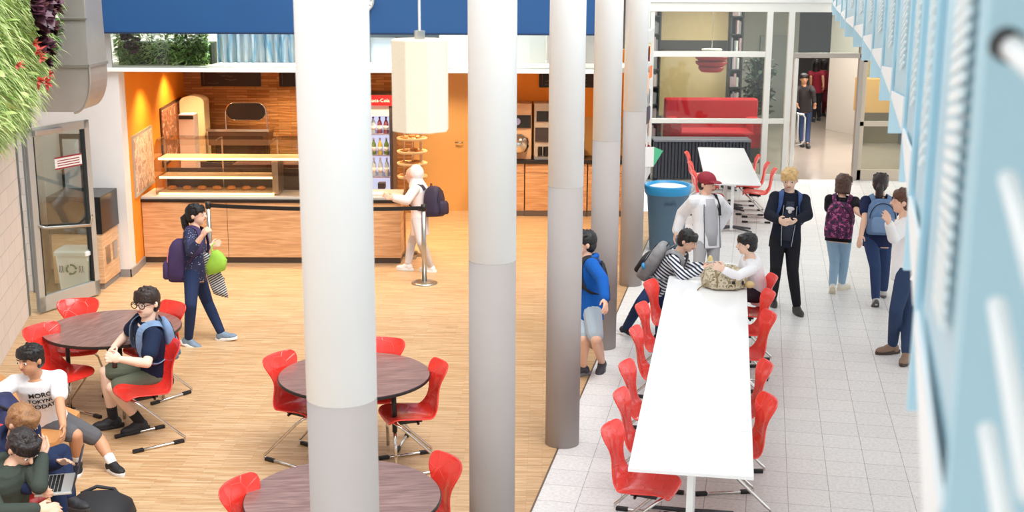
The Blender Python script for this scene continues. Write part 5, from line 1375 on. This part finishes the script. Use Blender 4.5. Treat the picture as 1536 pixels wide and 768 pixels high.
MB().loft([(q+Vector((0, 0, z)), Vector((1, 0, 0)), Vector((0, 1, 0)), r_, r_) for z, r_ in ((-.07, .02), (-.03, .034), (.0, .038))], 12).build('paper_wrap', M('wrap_white', (236, 234, 226), .7), t)
# 9 seated boy in white shirt
J = person('dark haired boy in white shirt and black shorts seated at the table end', 1.46, 12.75, (1137, 432), (1124, 383, 'n'), (1120, 363, 'n'), (-.9, .15, -.1), (-.95, .15),
    {'L': ((1106, 412, 'n'), (1086, 402, 'n')), 'R': ((1112, 403, 'f'), (1088, 396, 'f'))},
    {'L': ((1108, 438, 'n'), (1110, 478, 'n')), 'R': ((1110, 434, 'f'), (1108, 474, 'f'))}, skin='pale', hair='short', hairc=(22, 20, 20),
    top=('long', (244, 244, 248)), bottom=('shorts', (44, 36, 46)), shoe=((40, 40, 44), (220, 220, 220)), vox=.007, fat=1.05)
# 10 red cap boy
J = person('boy in dark red cap, white open jacket and grey trousers standing behind the table', 1.6, 15.1, (1060, 352), (1057, 281, 'n'), (1061, 261, 'n'), (.75, -.65, -.15), (.35, -.94),
    {'R': ((1023, 318, 'f'), (1014, 346, 'n')), 'L': ((1090, 314, 'f'), (1074, 345, 'n'))},
    {'R': ((1048, 398, 'n'), (1046, 448, 'g')), 'L': ((1071, 398, 'n'), (1073, 446, 'g'))}, skin='light', hair='flat', hairc=(24, 18, 18),
    top=('hood', (236, 236, 240)), bottom=('long', (168, 166, 168)), shoe=((60, 60, 66), (220, 220, 220)), vox=.008, loose=.022, hem=-.3)
k = J['k']*1.09; m_ = Matrix((J['hr'], J['face'], J['hu'])).transposed()
capm_ = M('maroon_cap', (150, 34, 52), .7)
cp_ = MB().ell(J['hd']+J['hu']*.034*k-J['face']*.010*k, (.061*k, .070*k, .052*k), m_, 18).ell(J['hd']+J['hu']*.030*k+J['face']*.062*k, (.046*k, .05*k, .007*k), m_, 18)
t = cp_.build('cap', capm_, off=(0, 0, 0), voxel=.007, sm=2); tag(t, 'dark red baseball cap on the boy in the white jacket', 'cap')
k = J['k']
# grey t-shirt front and black zip lines
MB().loft([(J['pelv']+J['sp']*z*k+J['fw']*.054*k, J['rt'], J['fw'], w_*k, .0405*k) for z, w_ in ((-.07, .062), (.05, .066), (.15, .066), (.22, .062), (.285, .036))], 20).build('grey_t_shirt', M('grey_tee', (186, 186, 192), .8, bump=.3, bs=25), J['root'], smooth=True)
for sg in (-1, 1):
    MB().tube([J['pelv']+J['sp']*z*k+J['fw']*y*k+J['rt']*sg*x*k for z, y, x in ((-.09, .078, .068), (.05, .086, .066), (.15, .088, .066), (.24, .076, .056), (.275, .05, .044))], .0045, 6).build('zip_edge', M('zip_black', (24, 24, 28)), J['root'])
ins = J['sh']['L']-J['rt']*-.01*k
MB().tube([J['sh']['L']+J['sp']*.05*k-J['fw']*.03*k+J['rt']*.03*k, J['sh']['L']+J['sp']*.045*k+J['fw']*.035*k+J['rt']*.03*k, J['sh']['L']-J['sp']*.04*k+J['fw']*.07*k+J['rt']*.02*k, J['sh']['L']-J['sp']*.11*k+J['fw']*.07*k+J['rt']*.02*k], .018, 8).build('bag_strap', M('black_nylon', (30, 30, 34)), J['root'], smooth=True)
# 11 blond boy
J = person('blond boy in black hoodie and black trousers standing right of the table', 1.66, 14.3, (1178, 352), (1185, 283, 'n'), (1183, 263, 'n'), (-.25, -.95, -.22), (-.1, -1),
    {'R': ((1153, 319, 'n'), (1168, 327, 'n')), 'L': ((1211, 319, 'n'), (1193, 328, 'n'))},
    {'R': ((1164, 398, 'n'), (1160, 442, 'g')), 'L': ((1189, 402, 'n'), (1196, 455, 'g'))}, skin='pale', hair='fringe', hairc=(216, 178, 120),
    top=('hood', (28, 32, 46)), bottom=('long', (30, 30, 36)), shoe=((60, 60, 56), (70, 68, 64)), toes={'R': (-.1, -1, 0), 'L': (.15, -1, -.1)}, vox=.007, grip='LR', loose=.012, hem=-.26)
backpack(J, 'blue patterned backpack on the blond boy in black', .28, .40, .16, vmat('blue_bag_nylon', (56, 84, 140), rough=.7, var=.3, vs=30), None)
k = J['k']
MB().loft([(J['pelv']+J['sp']*z*k+J['fw']*.058*k, J['rt'], J['fw'], w_*k, .0275*k) for z, w_ in ((-.02, .04), (.08, .042), (.18, .042), (.25, .03))], 16).build('dark_t_shirt', M('dark_tee', (44, 50, 68), .8), J['root'], smooth=True)
MB().ell(J['pelv']+J['sp']*.2*k+J['fw']*.094*k, (.03*k, .006*k, .014*k), Matrix((J['rt'], J['fw'], J['sp'])).transposed(), 14).ell(J['pelv']+J['sp']*.18*k+J['fw']*.094*k, (.014*k, .006*k, .014*k), Matrix((J['rt'], J['fw'], J['sp'])).transposed(), 14).build('shirt_print', M('print_white', (226, 220, 222), .7), J['root'], smooth=True)
MB().tube([J['pelv']+J['sp']*z*k+J['fw']*.088*k+J['rt']*x*k for z, x in ((-.06, -.035), (.08, -.045), (.22, -.045))], .004, 6).tube([J['pelv']+J['sp']*z*k+J['fw']*.088*k+J['rt']*x*k for z, x in ((-.10, .03), (.08, .045), (.22, .045))], .004, 6).build('zip_edge', M('zip_grey', (170, 172, 178), .4), J['root'])
# 12 girl with floral backpack
J = person('brown haired girl in black top and light jeans walking away with a floral backpack', 1.52, 15.15, (1258, 346), (1264, 283, 'f'), (1266, 264, 'n'), (.85, .35, -.1), (.3, .95),
    {'L': ((1243, 315, 'f'), (1248, 340, 'f')), 'R': ((1284, 312, 'n'), (1294, 320, 'n'))},
    {'L': ((1252, 390, 'f'), (1249, 425, 'g')), 'R': ((1266, 388, 'f'), (1263, 420, 'g'))}, skin='light', hair='bob', hairc=(84, 56, 46),
    top=('tee', (30, 28, 34)), bottom=('long', (150, 180, 204)), shoe=((232, 226, 214), (226, 216, 190)), toes={'L': (.1, .6, -.9), 'R': (.8, .6, 0)}, vox=.008)
backpack(J, 'dark floral backpack on the brown haired girl walking away', .34, .44, .18, patches('floral', [(0, (44, 30, 60)), (.42, (120, 40, 90)), (.5, (44, 34, 70)), (.58, (206, 90, 140)), (.66, (60, 90, 120))], 22), None, drop=.05)
# 13 girl with blue backpack
J = person('dark haired girl in navy t-shirt and jeans walking away with a denim blue backpack', 1.6, 14.6, (1316, 352), (1319, 286, 'f'), (1320, 264, 'n'), (.3, .95, -.05), (.1, 1),
    {'L': ((1297, 322, 'n'), (1291, 348, 'n')), 'R': ((1340, 322, 'n'), (1346, 345, 'n'))},
    {'L': ((1313, 396, 'n'), (1314, 444, 'g')), 'R': ((1327, 396, 'f'), (1326, 430, 'g'))}, skin='light', hair='pony', hairc=(42, 28, 28),
    top=('tee', (34, 42, 74)), bottom=('long', (48, 66, 104)), shoe=((190, 186, 184), (90, 86, 86)), toes={'L': (.1, .7, -.7), 'R': (.2, .9, 0)}, vox=.008)
backpack(J, 'denim blue backpack on the dark haired girl walking away', .34, .42, .18, vmat('denim_blue', (100, 128, 166), rough=.85, var=.1, vs=20), vmat('denim_pocket', (116, 144, 180), rough=.85))
# 14 person in white shirt by the parapet
J = person('person in white shirt, ripped jeans and brown sandals partly hidden by the blue parapet', 1.72, 12.6, (1357, 398), (1357, 315, 'n'), (1354, 292, 'n'), (-.9, .3, 0), (-.9, .1),
    {'L': ((1340, 352, 'n'), (1333, 330, 'n')), 'R': ((1375, 360, 'f'), (1362, 385, 'n'))},
    {'L': ((1345, 460, 'n'), (1340, 512, 'g')), 'R': ((1362, 462, 'n'), (1361, 525, 'g'))}, skin='light', hair='short', hairc=(90, 56, 40),
    top=('long', (240, 240, 240)), bottom=('long', (52, 68, 98)), shoe=((140, 112, 92), (70, 56, 48)), toes={'L': (-1, -.25, 0), 'R': (-.5, -.9, 0)}, vox=.008)
# 15-17 people beyond the glass door
J = person('boy in dark jacket and jeans in the corridor just beyond the open glass door', 1.62, 28.8, (1205, 158), (1204, 117, 'n'), (1203, 103, 'n'), (-.1, -1, 0), (0, -1),
    {'R': ((1192, 134, 'n'), (1194, 152, 'n')), 'L': ((1218, 134, 'n'), (1220, 152, 'n'))},
    {'R': ((1200, 186, 'n'), (1201, 210, 'g')), 'L': ((1210, 186, 'n'), (1210, 212, 'g'))}, skin='tan', hair='short', hairc=(30, 24, 24),
    top=('long', (58, 54, 56)), bottom=('long', (50, 66, 100)), shoe=((40, 40, 44), (60, 60, 64)), vox=.012)
J = person('person in red top and black trousers walking in the far corridor', 1.6, 33.5, (1223, 130), (1222, 100, 'f'), (1222, 88, 'n'), (.2, 1, 0), (0, 1),
    {'L': ((1214, 112, 'n'), (1214, 126, 'n')), 'R': ((1232, 112, 'n'), (1233, 124, 'n'))},
    {'L': ((1220, 152, 'n'), (1219, 174, 'g')), 'R': ((1226, 152, 'n'), (1227, 172, 'g'))}, skin='tan', hair='long', hairc=(24, 20, 22),
    top=('tee', (150, 44, 60)), bottom=('long', (34, 32, 38)), shoe=((40, 40, 44), (60, 60, 64)), vox=.013)
J = person('person in maroon coat farther down the corridor on the right', 1.62, 34.2, (1233, 128), (1233, 103, 'f'), (1233, 92, 'n'), (-.4, 1, 0), (0, 1),
    {'L': ((1228, 114, 'n'), (1229, 128, 'n')), 'R': ((1243, 114, 'n'), (1243, 128, 'n'))},
    {'L': ((1234, 148, 'n'), (1233, 165, 'g')), 'R': ((1239, 148, 'n'), (1240, 166, 'g'))}, skin='tan', hair='bob', hairc=(28, 22, 24),
    top=('long', (110, 28, 40)), bottom=('long', (90, 28, 38)), shoe=((40, 40, 44), (60, 60, 64)), vox=.013)
# chairs under the seated boys
bw_ = M('bench_wood', (214, 150, 90), .5, var=.1, stretch=(1, .2, 1))
t = thing('bench', 'low wooden bench along the white left wall under the seated boy', 'bench', (-3.9, 9.8, 0), world=True)
MB().prism([(-4.35, 8.75), (-3.42, 8.95), (-3.46, 9.62), (-3.95, 10.0), (-4.52, 10.62), (-4.74, 10.55)], .36, .41).build('seat', bw_, t, bevel=.006)
for q_ in ((-3.6, 9.1), (-4.3, 9.0), (-4.5, 10.3), (-3.7, 9.55)): MB().cyl((q_[0], q_[1], 0), (q_[0], q_[1], .36), .02, seg=10).build('leg', darkgrey, t)
q = V(28, 722, 7.95); put_chair(q.x, q.y, (.9, -.35), 'red chair under the light brown haired boy', G_r)
q = V(12, 792, 7.45); put_chair(q.x, q.y-.12, (.85, -.5), 'red chair under the boy with the laptop, at the bottom left corner', G_r)
# camouflage bag on the table
c = P(1084, 424, .75)
camo = patches('camouflage', [(0, (176, 160, 130)), (.42, (208, 196, 172)), (.52, (140, 126, 100)), (.58, (200, 186, 158)), (.68, (112, 98, 78))], 14)
c.y = P(1084, 433, .75).y+.17
t = thing('camouflage_bag', 'beige camouflage backpack lying on the far white table', 'backpack', (c.x, c.y, .75), world=True)
MB().loft([(Vector((c.x, c.y, .752+z)), Vector((1, -.12, 0)).normalized(), Vector((.12, 1, 0)).normalized(), rx, ry) for z, rx, ry in ((0, .19, .13), (.02, .225, .165), (.1, .235, .17), (.17, .2, .14), (.21, .12, .09))], 30, .7).build('bag_body', camo, t, smooth=True)
MB().loft([(Vector((c.x-.02, c.y-.15, .752+z)), Vector((1, -.12, 0)).normalized(), Vector((.12, 1, 0)).normalized(), rx, ry) for z, rx, ry in ((.01, .13, .04), (.03, .15, .055), (.09, .15, .055), (.12, .12, .035))], 24, .7).build('front_pocket', camo, t, smooth=True)
strapm = M('khaki_strap', (150, 130, 90), .7)
mb = MB()
for dx in (-.1, .08): mb.tube([(c.x+dx, c.y-.215, .80), (c.x+dx, c.y-.19, .87), (c.x+dx, c.y-.12, .935), (c.x+dx, c.y, .965), (c.x+dx, c.y+.1, .94)], .008, 6)
mb.tube([(c.x-.2, c.y-.1, .80), (c.x-.27, c.y-.14, .765), (c.x-.29, c.y-.18, .757)], .007, 6)
mb.build('strap', strapm, t, smooth=True)
MB().box((c.x+.06, c.y-.21, .84), (.03, .012, .03)).box((c.x+.16, c.y-.17, .83), (.02, .02, .035)).build('buckle', black, t)
MB().ell((c.x+.24, c.y-.12, .80), (.05, .05, .036), seg=14).build('side_pouch', M('tan_pouch', (214, 184, 130), .7), t, smooth=True)
# black bag bottom left, navy bag behind
p = P(150, 768, .1)
t = thing('black_bag', 'black backpack lying on the parquet at the bottom left edge', 'backpack', (p.x, p.y, 0), world=True)
MB().loft([(Vector((p.x, p.y, z)), Vector((1, .1, 0)).normalized(), Vector((-.1, 1, 0)).normalized(), rx, ry) for z, rx, ry in ((0.002, .22, .2), (.04, .26, .23), (.12, .24, .2), (.19, .15, .12), (.21, .05, .04))], 28, .75).build('bag_body', vmat('black_nylon', (30, 30, 34)), t, smooth=True)
MB().tube([(p.x-.15, p.y+.1, .17), (p.x-.05, p.y+.16, .2), (p.x+.08, p.y+.14, .19), (p.x+.2, p.y+.02, .12), (p.x+.24, p.y-.1, .08)], .014, 8).build('strap', M('black_webbing', (44, 44, 50), .6), t, smooth=True)
p = V(14, 618, 8.85)
t = thing('navy_bag', 'navy blue bag beside the seated boy in the white t-shirt at the left edge', 'bag', (p.x, p.y, 0), world=True)
MB().loft([(Vector((p.x-.03, p.y, z)), Vector((1, 0, 0)), Vector((0, 1, 0)), rx, ry) for z, rx, ry in ((0.0, .12, .15), (.04, .15, .19), (p.z*.6, .14, .17), (p.z, .11, .13), (p.z+.1, .05, .07))], 24, .75).build('bag_body', M('navy_nylon', (36, 42, 84), .7, var=.1), t, smooth=True)
MB().tube([(p.x-.05, p.y-.1, p.z+.02), (p.x-.02, p.y-.16, p.z+.08), (p.x+.04, p.y-.1, p.z+.02)], .01, 6).build('handle', black, t)
# ================================================================== LIGHT + CAMERA
wd = bpy.data.worlds.new('daylight'); sc.world = wd; wd.use_nodes = True
bg = wd.node_tree.nodes['Background']; bg.inputs[0].default_value = (.93, .97, 1.0, 1); bg.inputs[1].default_value = 1.0
def sun(name, e, rx, rz, ang, c=(1, 1, 1)):
    l = bpy.data.lights.new(name, 'SUN'); l.energy = e; l.angle = R(ang); l.color = c
    o = bpy.data.objects.new(name, l); col.objects.link(o); o.rotation_euler = (R(rx), 0, R(rz)); return o
sun('skylight_sun', 2.2, 32, 40, 40, (1, .98, .95))
def area(name, loc, sz, e, c, rot=(0, 0, 0)):
    l = bpy.data.lights.new(name, 'AREA'); l.shape = 'RECTANGLE'; l.size, l.size_y = sz; l.energy = e; l.color = c
    o = bpy.data.objects.new(name, l); col.objects.link(o); o.location = loc; o.rotation_euler = rot; return o
def spot(name, loc, e, c, ang=80, rot=(0, 0, 0)):
    l = bpy.data.lights.new(name, 'SPOT'); l.energy = e; l.color = c; l.spot_size = R(ang); l.spot_blend = .6; l.shadow_soft_size = .08
    o = bpy.data.objects.new(name, l); col.objects.link(o); o.location = loc; o.rotation_euler = rot; return o
WC = (1, .74, .42)
for i, (x, y, e, c) in enumerate(((-4.5, 16.9, 110, WC), (-4.7, 18.6, 110, WC), (-3.8, 17.8, 110, WC), (-3.4, 19.3, 140, WC), (-2.4, 16.9, 90, WC), (-1.9, 18.3, 90, WC), (-1.0, 19.3, 110, (1, .8, .55)), (-.6, 17.0, 90, (1, .8, .55)), (.6, 18.8, 130, (1, .82, .6)))):
    spot('kiosk_downlight', (x, y, 2.59), e, c, 120)
    t = thing('downlight', 'small round recessed downlight in the kiosk ceiling', 'light', (x, y, 2.6), group='recessed downlights in the kiosk ceiling')
    MB().tube([(.06*math.cos(a_*PI/8), .06*math.sin(a_*PI/8), .012) for a_ in range(16)], .008, 6, True).build('ring', white, t, smooth=True)
for (x, y) in ((4.1, 26.0), (6.5, 25.8), (6.6, 29.5), (8.6, 33), (9.0, 39), (8.3, 27)):
    area('corridor_light', (x, y, 3.35), (1.0, 1.0), 70, (1, .96, .9))
for x_ in (-3.6, -1.0):  # added unseen fill lights that brighten the foliage behind the parapet glass
    area('gallery_fill_light', (x_, 16.35, 4.2), (2.0, .5), 75, (1, .99, .97))
cd = bpy.data.cameras.new('camera'); cam = bpy.data.objects.new('camera', cd); col.objects.link(cam)
cd.sensor_width = 36; cd.lens = CF/1536*36; cd.clip_start = .05; cd.clip_end = 200
rotm = Matrix.Rotation(PI/2-PIT, 4, 'X') @ Matrix.Rotation(ROLL, 4, 'Z')
cam.matrix_world = Matrix.Translation((0, 0, CH)) @ rotm
cd.dof.use_dof = True; cd.dof.focus_distance = 11.5; cd.dof.aperture_fstop = 4.5
sc.camera = cam
sc.view_settings.view_transform = 'Standard'; sc.view_settings.look = 'None'; sc.view_settings.gamma = 1; sc.view_settings.exposure = .6
sc.view_settings.use_curve_mapping = False
for o in bpy.data.objects:
    if '_w' in o: del o['_w']
